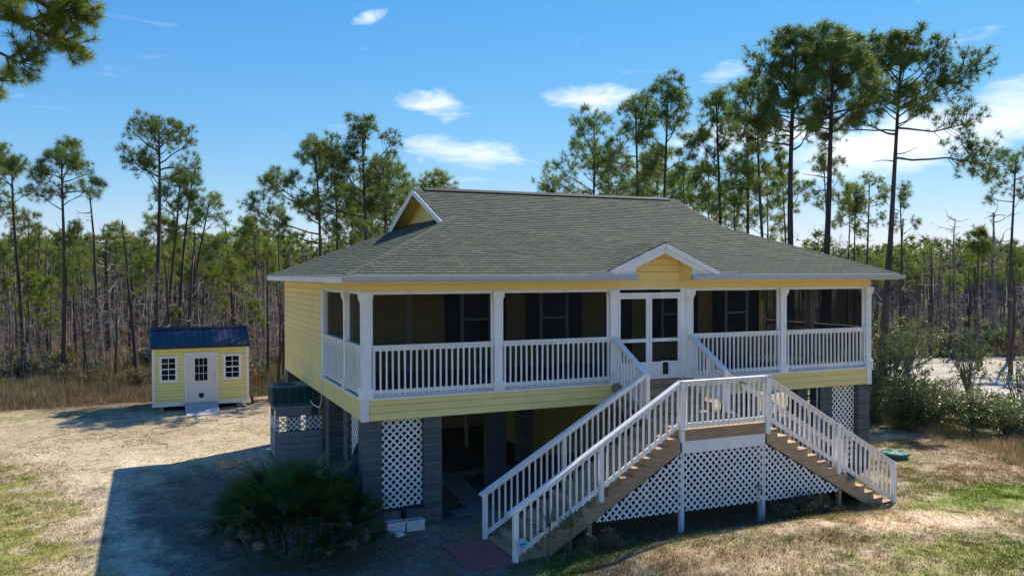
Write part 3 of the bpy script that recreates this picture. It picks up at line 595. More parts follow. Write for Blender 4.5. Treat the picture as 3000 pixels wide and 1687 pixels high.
# rails
zc = ZL+1.02; SLP = RS/RN
yl, yf = -2.83, -1.35
def cz(x, xl, sg): return zc-SLP*abs(x-xl)
railing(stair, (6.06, yl, zc), (8.22, yl, zc), FR, drop=.93, ext=(.1, .1), off=.038)
XLB, XRB = 2.2, 12.04
railing(stair, (XLB, yl, cz(XLB, 5.98, -1)), (5.98, yl, zc), FR, drop=.90, ext=(.1, .02), off=.038, sp=.14)
railing(stair, (8.26, yl, zc), (XRB, yl, cz(XRB, 8.26, 1)), FR, drop=.90, ext=(.02, .1), off=.038, sp=.14)
railing(stair, (XLB, yf, cz(XLB, 5.98, -1)), (6.08, yf, zc), (0, 1, 0), drop=.90, ext=(.1, 0.03), off=.038, sp=.14)
railing(stair, (8.26, yf, zc-.03), (XRB, yf, cz(XRB, 8.26, 1)), (0, 1, 0), drop=.90, ext=(.0, .1), off=.038, sp=.14)
railing(stair, (6.09, -.05, 3.93), (6.12, yf, zc), (-1, 0, 0), drop=.86, ext=(0, .04), off=.038, sp=.13)
railing(stair, (8.28, -.05, 3.93), (8.30, yf, zc-.0), (1, 0, 0), drop=.86, ext=(0, .04), off=.038, sp=.13)
def npost(x, y, z0, z1, w=.088): return bx('newel_post', x-w/2, x+w/2, y-w/2, y+w/2, z0, z1, 'white', stair)
yo = yl-.055
for x in (6.0, 8.24): npost(x, yo, ZL-.24, zc-.04)
npost(XLB+.01, yo, -.02, cz(XLB, 5.98, -1)-.04); npost(XRB-.01, yo, -.02, cz(XRB, 8.26, 1)-.04)
npost(4.07, yo, cz(4.07, 5.98, -1)-1.15, cz(4.07, 5.98, -1)-.05); npost(10.28, yo, cz(10.28, 8.26, 1)-1.15, cz(10.28, 8.26, 1)-.05)
npost(XLB+.01, yf+.0, -.02, cz(XLB, 5.98, -1)-.04); npost(XRB-.01, yf, -.02, cz(XRB, 8.26, 1)-.04)
npost(4.07, yf+.05, cz(4.07, 5.98, -1)-1.15, cz(4.07, 5.98, -1)-.05); npost(10.28, yf+.05, cz(10.28, 8.26, 1)-1.15, cz(10.28, 8.26, 1)-.05)
npost(6.13, yf-.03, ZL, zc-.04); npost(8.29, yf-.03, ZL, zc-.04)
for x, z1, m in ((6.06, 1.72, 'white'), (8.2, 1.72, 'white'), (3.86, .62, 'wood_y'), (10.42, .72, 'wood_y')): bx('support_post', x-.045, x+.045, -2.81, -2.72, -.02, z1, m, stair)
for x in (6.1, 8.2): bx('support_post', x-.045, x+.045, -1.38, -1.29, -.02, ZL-.24, 'wood_y', stair)
yp = lambda p, q: (p, -2.832, q)
lattice(stair, [(3.95, .53), (6.06, .50), (6.06, 1.74), (3.95, .53+.02)], yp, FR)
lattice(stair, [(6.07, .50), (8.19, .48), (8.19, 1.70), (6.07, 1.70)], yp, FR)
lattice(stair, [(8.20, .48), (10.36, .46), (10.36, .50), (8.20, 1.74)], yp, FR)
hb = thing('hose_bib_hook', 'small black and copper hook screwed to the landing railing', 'hook', (7.52, -2.88, 3.02))
tubeobj('hook', [(7.50, -2.90, 3.13), (7.46, -2.93, 3.13), (7.46, -2.94, 3.0), (7.48, -2.95, 2.97), (7.5, -2.94, 3.0)], .009, 'black', hb); tubeobj('valve', [(7.50, -2.90, 3.12), (7.57, -2.93, 3.10), (7.60, -2.95, 3.06)], .016, 'copper', hb)
#PART3
# ------------------------------------------------------------------ shed
sx0, sx1, sy0, sy1 = -4.02, -.32, 18.7, 21.1; zs0 = .2; ze_ = 2.58
shed = thing('garden_shed', 'small yellow storage shed with navy metal roof and white trim', 'shed', ((sx0+sx1)/2, sy0, 0))
boxes('shed_wall', [(sx0+.02, sx1-.02, sy0+.02, sy1, zs0, ze_)], 'caulk', shed)
k = 0; z = zs0+.12
while z < ze_-.02: board((sx0+sx1)/2, sy0+.018, z, sx1-sx0-.18, 0, shed, .128, 'yellow_shed'); z += .128
for a, b in ((sx0, sx0+.1), (sx1-.1, sx1)): bx('corner_board', a, b, sy0-.012, sy0+.02, zs0-.02, ze_, 'white', shed)
bx('skirt_board', sx0+.1, sx1-.1, sy0-.01, sy0+.02, zs0-.02, zs0+.12, 'white', shed)
prism('gable_end', [(sy0+.02, ze_), (sy1, ze_), ((sy0+sy1)/2, 3.17)], 'x', sx0+.03, sx0+.06, 'yellow_shed', shed); prism('gable_end', [(sy0+.02, ze_), (sy1, ze_), ((sy0+sy1)/2, 3.17)], 'x', sx1-.06, sx1-.03, 'yellow_shed', shed)
ym = (sy0+sy1)/2
for s_, ya in ((1, sy0-.12), (-1, sy1+.12)):
    nP = 4; w = (sx1-sx0+.12)/nP
    for i in range(nP):
        xa = sx0-.06+w*i; za = 2.57
        pn = prism('roof_panel', [(ya, za), (ym, 3.24), (ym, 3.255), (ya, za+.015)], 'x', xa+.001, xa+w-.001, 'navy_metal', shed)
        if s_ > 0:
            for j in range(4): beam('rib', (xa+w*(j+.02)/4+.012, ya, za+.024), (xa+w*(j+.02)/4+.012, ym, 3.264), .03, .022, 'navy_rib', pn)
prism('ridge_cap', [(ym-.14, 3.205), (ym, 3.28), (ym+.14, 3.205), (ym+.14, 3.225), (ym, 3.305), (ym-.14, 3.225)], 'x', sx0-.07, sx1+.07, 'navy_metal', shed)
bx('eave_trim', sx0-.05, sx1+.05, sy0-.115, sy0-.09, 2.5, 2.572, 'navy_metal', shed)
def swin(x0, x1, z0, z1):
    y = sy0
    w = boxes('window', [(x0-.1, x0, y-.035, y+.01, z0-.1, z1), (x1, x1+.1, y-.035, y+.01, z0-.1, z1), (x0-.16, x1+.16, y-.037, y+.01, z1, z1+.075), (x0, x1, y-.035, y+.01, z0-.09, z0), (x0, x1, y-.03, y+.01, (z0+z1)/2-.022, (z0+z1)/2+.022)], 'white', shed)
    for a, b in ((z0, (z0+z1)/2-.022), ((z0+z1)/2+.022, z1)):
        zm = (a+b)/2; xm = (x0+x1)/2
        for xa, xb_ in ((x0, xm-.011), (xm+.011, x1)):
            for za, zb_ in ((a, zm-.011), (zm+.011, b)): bx('pane', xa, xb_, y-.015, y-.008, za, zb_, 'glass', w)
        bx('muntin', xm-.011, xm+.011, y-.024, y-.004, a, b, 'white', w); bx('muntin', x0, x1, y-.022, y-.006, zm-.011, zm+.011, 'white', w)
swin(-3.66, -3.16, 1.25, 2.12); swin(-1.24, -.72, 1.25, 2.12)
sd = boxes('door', [(-2.75, -1.60, sy0-.04, sy0+.0, .32, 2.24)], 'cream_door', shed)
boxes('door_frame', [(-2.81, -2.755, sy0-.045, sy0+.01, .30, 2.30), (-1.595, -1.54, sy0-.045, sy0+.01, .30, 2.30), (-2.755, -1.595, sy0-.045, sy0+.01, 2.245, 2.30)], 'white', shed)
for i in range(3):
    for j in range(3): bx('pane', -2.42+.165*i, -2.42+.165*i+.145, sy0-.048, sy0-.041, 1.17+.31*j, 1.17+.31*j+.285, 'glass', sd)
obj('pet_door', pmesh('pet_door', [(-2.28, sy0-.052, .66), (-2.09, sy0-.052, .66), (-2.09, sy0-.052, .55)]+[(-2.185+.095*math.cos(a), sy0-.052, .55-.085*math.sin(a)) for a in np.linspace(.2, PI-.2, 7)]+[(-2.28, sy0-.052, .55)], [list(range(11))], 'shutter'), sd)
for z in (1.42, 1.32): bx('knob', -1.69, -1.64, sy0-.075, sy0-.04, z-.025, z+.025, 'steel', sd)
for i, x in enumerate((-3.7, -2.2, -.7)): bx('skid', x-.1, x+.1, sy0+.1, sy1-.1, -.03, zs0-.001, 'grey_wood', shed)
ramp = thing('shed_ramp', 'short grey plank ramp leading up to the shed door', 'ramp', (-2.2, 17.95, 0))
for k in range(11):
    y0 = 17.12+k*.141; zz = .03+(y0-17.12)/1.55*.27
    o = bx('plank', -2.82, -1.58, y0, y0+.135, zz-.03, zz, 'ramp_wood', ramp); o.rotation_euler = (math.atan(.27/1.55), 0, 0)
for x in (-2.7, -1.7): prism('ramp_side', [(17.15, 0), (18.66, 0), (18.66, .26), (17.15, .01)], 'x', x-.02, x+.02, 'grey_wood', ramp)
wh = thing('cart_wheel', 'small black wheel of a cart beside the shed', 'wheel', (-.12, 19.4, .16))
th = np.linspace(0, 2*PI, 17); V, Fq = tube([(-.12, 19.4+.13*math.cos(a), .17+.13*math.sin(a)) for a in th], np.full(17, .045), 6); obj('tyre', fmesh('tyre', V, Fq, 'black', True), wh); bx('hub', -.16, -.08, 19.32, 19.48, .09, .25, 'steel', wh)
rc_ = thing('red_cart_frame', 'red cart frame standing in grass right of the shed', 'cart', (-.05, 20.2, 0))
tubeobj('frame', [(-.2, 20.2, .3), (-.2, 20.2, 1.25), (.12, 20.2, 1.28), (.12, 20.2, .75), (-.02, 20.2, .72)], .025, 'red_plastic', rc_)
# ------------------------------------------------------------------ air conditioner on its stand
st = thing('wooden_stand', 'weathered grey plank stand with lattice strip under the air conditioner', 'stand', (-.3, 7, 0))
X0, X1, Y0, Y1 = -.9, .38, 6.5, 7.5
for x in (X0, X1-.09):
    for y in (Y0, Y1-.09): bx('corner_post', x, x+.09, y, y+.09, -.03, 1.68, 'grey_wood', st)
for k in range(6):
    z = .05+.172*k; bx('plank', X0+.092, X1-.092, Y0-.018, Y0+.004, z, z+.160, 'grey_wood', st); bx('plank', X0-.018, X0+.004, Y0+.01, Y1-.01, z, z+.160, 'grey_wood', st)
boxes('gap_shade', [(X0+.1, X1-.1, Y0+.01, Y0+.03, .05, 1.08), (X0+.01, X0+.03, Y0+.1, Y1-.1, .05, 1.08)], 'black', st)  # black sheets stand in for the shade behind the plank gaps
lattice(st, [(X0, 1.11), (X1, 1.11), (X1, 1.46), (X0, 1.46)], lambda p, q: (p, Y0-.004, q), FR, .15)
lattice(st, [(Y0, 1.11), (Y1, 1.11), (Y1, 1.46), (Y0, 1.46)], lambda p, q: (X0-.004, p, q), (-1, 0, 0), .15)
boxes('platform', [(X0-.03, X1-.25, Y0-.03, Y1, 1.69, 1.78), (X0, X1-.3, Y0-.01, Y0+.03, 1.50, 1.688)], 'grey_wood', st)
ac = thing('air_conditioner', 'dark green outdoor air conditioner unit on the plank stand', 'air conditioner', (-.42, 7, 1.8))
a0, a1, b0, b1, c0, c1 = -.99, .15, 6.5, 7.35, 1.80, 2.34
boxes('housing', [(a0+.02, a1-.02, b0+.02, b1-.02, c0+.03, c1-.03)], 'ac_green', ac)
boxes('casing', [(a0, a1, b0, b1, c1-.05, c1), (a0, a1, b0, b1, c0, c0+.04)] + [(x, x+.03, b0, b0+.03, c0+.04, c1-.05) for x in (a0, a1-.03)]+[(x, x+.03, b1-.03, b1, c0+.04, c1-.05) for x in (a0, a1-.03)], 'ac_green', ac)
for k in range(5):
    x = a0+.03+(a1-a0-.06)*k/5; bx('grille_panel', x+.014, x+(a1-a0-.06)/5-.014, b0+.008, b0+.019, c0+.045, c1-.055, 'ac_mid', ac)
for k in range(4):
    y = b0+.03+(b1-b0-.06)*k/4; bx('grille_panel', a0+.008, a0+.019, y+.014, y+(b1-b0-.06)/4-.014, c0+.045, c1-.055, 'ac_mid', ac)
fx, fy = -.58, 6.92
obj('fan_guard', pmesh('fan_guard', [(fx+.31*math.cos(a), fy+.31*math.sin(a), c1+.006) for a in np.linspace(0, 2*PI, 33)[:-1]], [list(range(32))], 'black'), ac)
for r in (.31, .2, .1): tubeobj('guard_ring', [(fx+r*math.cos(a), fy+r*math.sin(a), c1+.014) for a in np.linspace(0, 2*PI, 25)], .006, 'ac_green', ac, 4)
tubeobj('pipe', [(a1, 6.8, 1.95), (.3, 6.75, 1.95), (.34, 6.7, 2.4)], .018, 'white', ac)
# ------------------------------------------------------------------ small yard things
for i, (x0, x1, y0, lab) in enumerate(((.46, .84, -.22, 'white trough planter with bare soil left of its twin under the lattice'), (.88, 1.27, -.24, 'white trough planter with sprouting green weeds beside the block pillar'))):
    p = thing('planter', lab, 'planter', ((x0+x1)/2, y0, 0), 'planters under the lattice')
    bt = boxes('trough', [(x0, x1, y0, y0+.025, 0, .22), (x0, x1, y0+.195, y0+.22, 0, .22), (x0, x0+.025, y0+.026, y0+.194, 0, .22), (x1-.025, x1, y0+.026, y0+.194, 0, .22), (x0+.026, x1-.026, y0+.026, y0+.194, 0, .03)], 'pot_white', p)
    bx('soil', x0+.03, x1-.03, y0+.03, y0+.19, .03, .18, 'soil', p); boxes('rim', [(x0-.012, x1+.012, y0-.012, y0-.001, .19, .222)], 'pot_white', p)
    b = Bag()
    for q in range(5+i*14):
        x = rnd.uniform(x0+.05, x1-.05); y = rnd.uniform(y0+.05, y0+.17); b.tube([(x, y, .17), (x+rnd.uniform(-.05, .05), y+rnd.uniform(-.05, .05), rnd.uniform(.22, .32))], [.005, .001], 3)
    obj('weeds', b.mesh('weeds', 'palm_green'), p)['kind'] = 'stuff'
for i, (x0, y0) in enumerate(((.42, .0), (.95, .0))):
    p = thing('concrete_block', ('grey concrete block behind the left white planter', 'grey concrete block behind the right white planter')[i], 'block', (x0+.2, y0+.05, 0), 'blocks behind the planters')
    boxes('block_body', [(x0, x0+.39, y0+.02, y0+.05, 0, .38), (x0, x0+.39, y0+.12, y0+.15, 0, .38), (x0, x0+.04, y0+.051, y0+.119, 0, .38), (x0+.175, x0+.215, y0+.051, y0+.119, 0, .38), (x0+.35, x0+.39, y0+.051, y0+.119, 0, .38)], 'block', p)
p = thing('white_jug', 'little white jug lying on the gravel before the planters', 'jug', (.6, -.5, .05))
V, Fq = tube([(.54, -.5, .05), (.56, -.5, .05), (.66, -.52, .05), (.69, -.525, .05), (.74, -.535, .05)], [.01, .055, .06, .03, .025], 9); obj('body', fmesh('body', V, Fq, 'pot_white', True), p); tubeobj('loop_handle', [(.58, -.5, .1), (.60, -.5, .15), (.66, -.515, .15), (.68, -.52, .09)], .01, 'pot_white', p)
mt = thing('rubber_mat', 'dark red perforated rubber mat at the foot of the stairs', 'mat', (1.75, -2.2, 0))
L_ = []
for k in range(17): L_.append((1.27+k*.0575-.012, 1.27+k*.0575+.012, -2.98, -1.45, .012, .024))
boxes('bars', L_, 'mat_rubber', mt); L_ = [(1.26, 2.2, -2.98+k*.0565-.012, -2.98+k*.0565+.012, .010, .0235) for k in range(28)]; boxes('cross_bars', L_, 'mat_rubber', mt)
sg_ = thing('security_sign', 'small light blue octagonal security sign on a stake by the stair post', 'sign', (2.31, -3.0, 0))
oc = [(2.31+.098*math.cos(a)*(1 if abs(math.sin(a)) > .5 else 1.08), .37+.125*math.sin(a)) for a in np.arange(8)*PI/4+PI/8]
plate = prism('plate', oc, 'y', -3.0, -2.992, 'sign_blue', sg_); tubeobj('stake', [(2.31, -2.988, -.05), (2.31, -2.988, .45)], .011, 'steel', sg_)
def text(s, x, z, size, y, parent, m):
    c = bpy.data.curves.new('lettering', 'FONT'); c.body = s; c.size = size; c.align_x = 'CENTER'; c.extrude = .0006
    o = bpy.data.objects.new('lettering', c); dg = None; COL.objects.link(o); bpy.context.view_layer.update()
    me = bpy.data.meshes.new_from_object(o.evaluated_get(bpy.context.evaluated_depsgraph_get())); bpy.data.objects.remove(o); me.materials.clear(); me.materials.append(MATS[m])
    return obj('lettering', me, parent, (x, y, z), (PI/2, 0, 0))
text('PROTECTED', 2.31, .43, .024, -3.003, plate, 'sign_print'); text('BY', 2.31, .405, .022, -3.003, plate, 'sign_print')
bx('name_band', 2.235, 2.385, -3.003, -3.0005, .35, .388, 'sign_print', plate)
for z, w in ((.325, .05), (.305, .06), (.285, .04)): bx('print_line', 2.31-w, 2.31+w, -3.002, -3.0005, z, z+.006, 'sign_print', plate)
zt = float(ter(7.75, -3.1))
sp = thing('yard_spigot', 'thin metal standpipe spigot standing in front of the stair lattice', 'spigot', (7.8, -3.1, zt)); tubeobj('pipe', [(7.8, -3.1, zt-.1), (7.8, -3.1, zt+.82)], .014, 'steel', sp); tubeobj('tap', [(7.8, -3.1, zt+.78), (7.8, -3.2, zt+.78), (7.8, -3.22, zt+.70)], .02, 'lid_green', sp); bx('valve_wheel', 7.76, 7.84, -3.15, -3.07, zt+.83, zt+.85, 'lid_green', sp)
ld = thing('septic_lid', 'round dark green plastic septic lid in the dry grass', 'lid', (16.05, .6, 0)); zt = float(ter(16.05, .6))
def lathe(name, prof, c, m, parent, n=24):
    V = []; F = []
    for i, (r, z) in enumerate(prof):
        for j in range(n): a = 2*PI*j/n; V.append((c[0]+r*math.cos(a), c[1]+r*math.sin(a), c[2]+z))
    for i in range(len(prof)-1):
        for j in range(n): F.append([i*n+j, i*n+(j+1) % n, (i+1)*n+(j+1) % n, (i+1)*n+j])
    F.append([(len(prof)-1)*n+j for j in range(n)])
    return obj(name, pmesh(name, V, F, m), parent)
lathe('cover', [(.40, .10), (.40, .16), (.37, .18), (.10, .205)], (16.05, .6, zt), 'lid_green', ld); lathe('riser', [(.34, -.02), (.35, .12)], (16.05, .6, zt), 'lid_green', ld)
for k in range(8): a = k*PI/4; beam('rib', (16.05+.1*math.cos(a), .6+.1*math.sin(a), zt+.213), (16.05+.36*math.cos(a), .6+.36*math.sin(a), zt+.19), .02, .014, 'lid_green', ld)
# ------------------------------------------------------------------ plants: palmetto, yucca, dry brush
def frond_mesh(seed, dead=False, n=28, span=2.5, ln=.62):
    r = random.Random(seed); V = []; F = []
    for i in range(n):
        a = (i/(n-1)-.5)*span*(1.1 if not dead else .8); l = ln*(1-.25*abs(a)/span*2)*r.uniform(.85, 1.1); dr = (-.10 if not dead else -.55)*l
        d = np.array([math.sin(a), 0, math.cos(a)]); s = np.array([math.cos(a), 0, -math.sin(a)]); up = np.array([0, -.10*abs(a)-.02*(i % 2), 0])
        droop = np.array([0, -.14*l*r.uniform(.3, 1.6), dr*r.uniform(.3, 1.0)*abs(math.sin(a))+(dr*.8 if dead else 0)])
        w = .017 if not dead else .010; k = len(V); m_ = d*l*.55+up*.6+droop*.3; e = d*l+up+droop
        V += [tuple(d*.03), tuple(m_-s*w), tuple(m_+s*w), tuple(e)]; F += [[k, k+1, k+2], [k+1, k+3, k+2]]
    return V, F
FM = [pmesh('frond', *frond_mesh(i), 'palm_green') for i in range(4)]; FD = [pmesh('dead_frond', *frond_mesh(20+i, True, 16, 1.7, .5), 'palm_dead') for i in range(2)]
pal = thing('saw_palmetto', 'big clump of dark green saw palmetto fans with dry brown leaves by the corner pillar', 'palmetto', (-1.0, .1, 0))
stems = Bag()
for i in range(185):
    a = rnd.uniform(0, 2*PI); rr = math.sqrt(rnd.random()); ex = 1.55*rr*math.cos(a); ey = 2.05*rr*math.sin(a)
    bxp = (-1.2+ex*.72, .25+ey*.8, .05); h = (1.12-.55*rr**2)*rnd.uniform(.5, 1.12)
    tilt = .15+.85*rr; dirv = Vector((ex*.9+rnd.uniform(-.4, .4), ey*.9+rnd.uniform(-.4, .4)-.25, 1.7*(1-.55*rr)+rnd.uniform(-.3, .4))).normalized()
    tip = Vector(bxp)+Vector((dirv.x*.5*rr, dirv.y*.5*rr, h))
    tip.x = min(tip.x, -.1)
    stems.tube([bxp, (Vector(bxp)+tip)/2+Vector((0, 0, .08)), tip], [.012, .010, .008], 4)
    dead = i % 9 == 0
    if dead: tip = Vector((tip.x, tip.y, max(.38, tip.z*.7)))
    q = dirv.to_track_quat('Z', 'Y') if not dead else Vector((dirv.x*.6, dirv.y*.6-.15, -.8)).to_track_quat('Z', 'Y')
    obj('dead_frond' if dead else 'frond', (FD if dead else FM)[i % (2 if dead else 4)], pal, tip, (q @ Vector((0, 0, 1)).rotation_difference(Vector((0, 0, 1)))).to_euler(), [rnd.uniform(.85, 1.3)]*3)
obj('stems', stems.mesh('stems', 'palm_green'), pal)
def yucca(x, y, h, n, label, ln=.55, head=None):
    z = float(ter(x, y)); t_ = thing('yucca_plant', label, 'yucca', (x, y, z), 'spiky plants at the stair foot'); b = Bag(); b.tube([(x, y, z-.05), (x+.02, y, z+h*.5), (x+.05, y-.02, z+h)], [.025, .022, .02], 6); obj('stem', b.mesh('stem', 'palm_dead'), t_)
    V = []; F = []
    for i in range(n):
        a = rnd.uniform(0, 2*PI); el = rnd.uniform(-.3, 1.45); l = ln*rnd.uniform(.6, 1.1); d = np.array([math.cos(a)*math.cos(el), math.sin(a)*math.cos(el), math.sin(el)]); s = np.array([-math.sin(a), math.cos(a), 0])*.014
        c = np.array([x+.05, y-.02, z+h]); m_ = c+d*l*.5; e = c+d*l-np.array([0, 0, .10*l*math.cos(el)]); k = len(V); V += [c, m_-s, m_+s, e]; F += [[k, k+1, k+2], [k+1, k+3, k+2]]
    obj('leaves', fmesh('leaves', np.array(V), np.array(F), 'palm_green'), t_)
yucca(2.75, -3.15, .62, 34, 'spiky yucca with tall stem before the left stair railing')
yucca(3.25, -3.1, .55, 38, 'bushy spiky yucca beside the stringer of the left flight', .5)
yucca(3.0, -3.3, .18, 20, 'low spiky tuft growing between the two yuccas', .35)
# ------------------------------------------------------------------ tree kit
def needles(n, w, seed, spread=1.75, back=.0):
    r = np.random.default_rng(seed); u = r.uniform(math.cos(spread), 1, n); a = r.uniform(0, 2*PI, n); s = np.sqrt(1-u*u)
    d = np.stack([s*np.cos(a), s*np.sin(a), u], -1); l = r.uniform(.72, 1.08, n)[:, None]; p = np.cross(d, r.normal(size=(n, 3))); p /= np.linalg.norm(p, axis=1, keepdims=True)
    o = np.stack([np.zeros(n), np.zeros(n), r.uniform(-.35, .1, n)], -1)
    V = np.stack([o+p*w*.5, o-p*w*.5, o+d*l-[0, 0, .06]], 1).reshape(-1, 3); return V, np.arange(n*3).reshape(-1, 3)
def scatter(tmpl, P, Dv, sc, seed=0):
    Vt, Ft = tmpl; P = np.asarray(P, float); Dv = np.asarray(Dv, float); sc = np.asarray(sc, float); n = len(P); r = np.random.default_rng(seed)
    Z = Dv/(np.linalg.norm(Dv, axis=1, keepdims=True)+1e-9); A = np.cross(Z, r.normal(size=(n, 3))); A /= np.linalg.norm(A, axis=1, keepdims=True)+1e-9; B = np.cross(Z, A)
    V = P[:, None]+sc[:, None, None]*(Vt[None, :, 0:1]*A[:, None]+Vt[None, :, 1:2]*B[:, None]+Vt[None, :, 2:3]*Z[:, None])
    return V.reshape(-1, 3), (Ft[None]+len(Vt)*np.arange(n)[:, None, None]).reshape(-1, Ft.shape[1])
def unitv(v): return v/(np.linalg.norm(v)+1e-9)
def pine_geo(seed, H, r0, cb, cr, nl=24, lean=(0, 0), tuft=.36, nn=30, nw=.055, dense=1.0, dead=3, wob=.15, limbs=(), flat=.0, k5=7, skip=None):
    r = np.random.default_rng(seed); wood = Bag(); TP = []; TD = []; TS = []
    n = 13; zz = np.linspace(0, H, n); ph = r.uniform(0, 6, 4)
    bx_ = lean[0]*zz*(zz/H)**.3 + wob*(np.sin(zz/H*4+ph[0])-math.sin(ph[0]))*zz/H; by_ = lean[1]*zz*(zz/H)**.3 + wob*(np.sin(zz/H*5+ph[1])-math.sin(ph[1]))*zz/H
    P = np.stack([bx_, by_, zz], -1); R = r0*(1-.72*(zz/H)**1.15); R[0] *= 1.25
    wood.tube(P, R, k5)
    at = lambda t: np.array([np.interp(t*H, zz, P[:, i]) for i in range(3)])
    def tuftat(p, d, s=1): TP.append(p); TD.append(d); TS.append(tuft*s*r.uniform(.8, 1.2))
    def limb(p0, d0, Ln, rad, up, ntw, bare=False):
        pts = [p0]; d = unitv(d0); m_ = 6
        for i in range(m_):
            d = unitv(d+np.array([0, 0, up])+r.normal(size=3)*.13); pts.append(pts[-1]+d*Ln/m_)
        pts = np.array(pts); wood.tube(pts, np.linspace(rad, rad*.3, m_+1), 4)
        if bare: return
        for j in range(ntw):
            s = r.uniform(.5, .98); i = min(int(s*m_), m_-1); f = s*m_-i; q = pts[i]*(1-f)+pts[i+1]*f; dd = unitv(pts[i+1]-pts[i])
            side = unitv(np.cross(dd, r.normal(size=3))); d2 = unitv(dd*.55+side*r.uniform(.5, 1.0)+np.array([0, 0, .28])); l2 = Ln*r.uniform(.16, .36)*(1.15-.4*s)+.25
            q1 = q+d2*l2*.55; q2 = q1+unitv(d2+np.array([0, 0, .35])+r.normal(size=3)*.15)*l2*.5
            wood.tube(np.array([q, q1, q2]), [rad*.3, rad*.22, rad*.14], 3)
            tuftat(q2, q2-q1+np.array([0, 0, .05])); 
            for _ in range(1+int(r.random() < .75*dense)+int(r.random() < .55*dense)):
                d3 = unitv(d2+r.normal(size=3)*.75+np.array([0, 0, .25])); q3 = q1+d3*r.uniform(.2, .5); wood.tube(np.array([q1, q3]), [rad*.16, rad*.1], 3); tuftat(q3, d3, .9)
        tuftat(pts[-1], d)
    nl = max(9, int(nl*.72))
    for i in range(nl):
        tt = ((i+.5)/nl)**.85; t = cb+(1-cb)*tt*.97; az = i*2.399+r.uniform(-.5, .5)+seed
        prof = math.sin(PI*min(1, .22+.62*tt+flat*0))*(1-.25*tt)+.12; Ln = cr*prof*r.uniform(.5, 1.25)*(1-.35*tt**3); el = math.radians(2+46*tt+r.uniform(-16, 16))
        if skip is not None and r.random() < skip: continue
        d0 = np.array([math.cos(az)*math.cos(el), math.sin(az)*math.cos(el), math.sin(el)])
        limb(at(t), d0, Ln, r0*.30*(.4+.6*Ln/cr), .06, max(4, int((5+Ln*2.6)*dense)))
    for k in range(5): tuftat(P[-1]+r.normal(size=3)*.15, np.array([0, 0, 1])+r.normal(size=3)*.5)
    for i in range(dead):
        t = r.uniform(cb*.45, cb); az = r.uniform(0, 6.3); limb(at(t), np.array([math.cos(az), math.sin(az), .25]), cr*r.uniform(.25, .7), r0*.2, .05, 0, True)
    for (t, d0, Ln, ntw) in limbs: limb(at(t), np.array(d0, float), Ln, r0*.36, .05, ntw)
    V, F = scatter(needles(nn, nw, seed+5), TP, TD, TS, seed)
    return wood, V, F, len(TP)
NT = [0]
def pine(label, loc, *a, nmat='needle', group=None, name='pine_tree', **k):
    w, V, F, n = pine_geo(*a, **k); NT[0] += len(F)
    t_ = thing(name, label, 'tree', loc, group); o1 = bpy.data.objects.new('trunk', w.mesh('trunk', 'bark')); o2 = bpy.data.objects.new('crown', fmesh('crown', V, F, nmat))
    for o in (o1, o2): COL.objects.link(o); o.parent = t_
    return t_
def spot(u, d):
    p = pat(u, 805, d); return np.array([p[0], p[1], float(ter(p[0], p[1]))-.05])
def hero(seed, label, ub, ut, vt, cbv, hw, d, tpx, **k):
    b = spot(ub, d); tp = pat(ut, vt+10, d); H = (tp[2]-b[2])*.975; zc_ = pat(ub, cbv, d)[2]; sc = d/FPX
    lean = ((tp[0]-b[0])/H, (tp[1]-b[1])/H)
    k.setdefault('tuft', .37); k.setdefault('nl', 24)
    return pine(label, tuple(b), seed, H, tpx*sc/2*.84, max(.2, (zc_-b[2])/H-.04), hw*sc, lean=lean, **k)
RGT = lambda a, z=.1: tuple(_r*math.cos(a)+np.array([_f[0], _f[1], 0])*math.sin(a)+np.array([0, 0, z]))
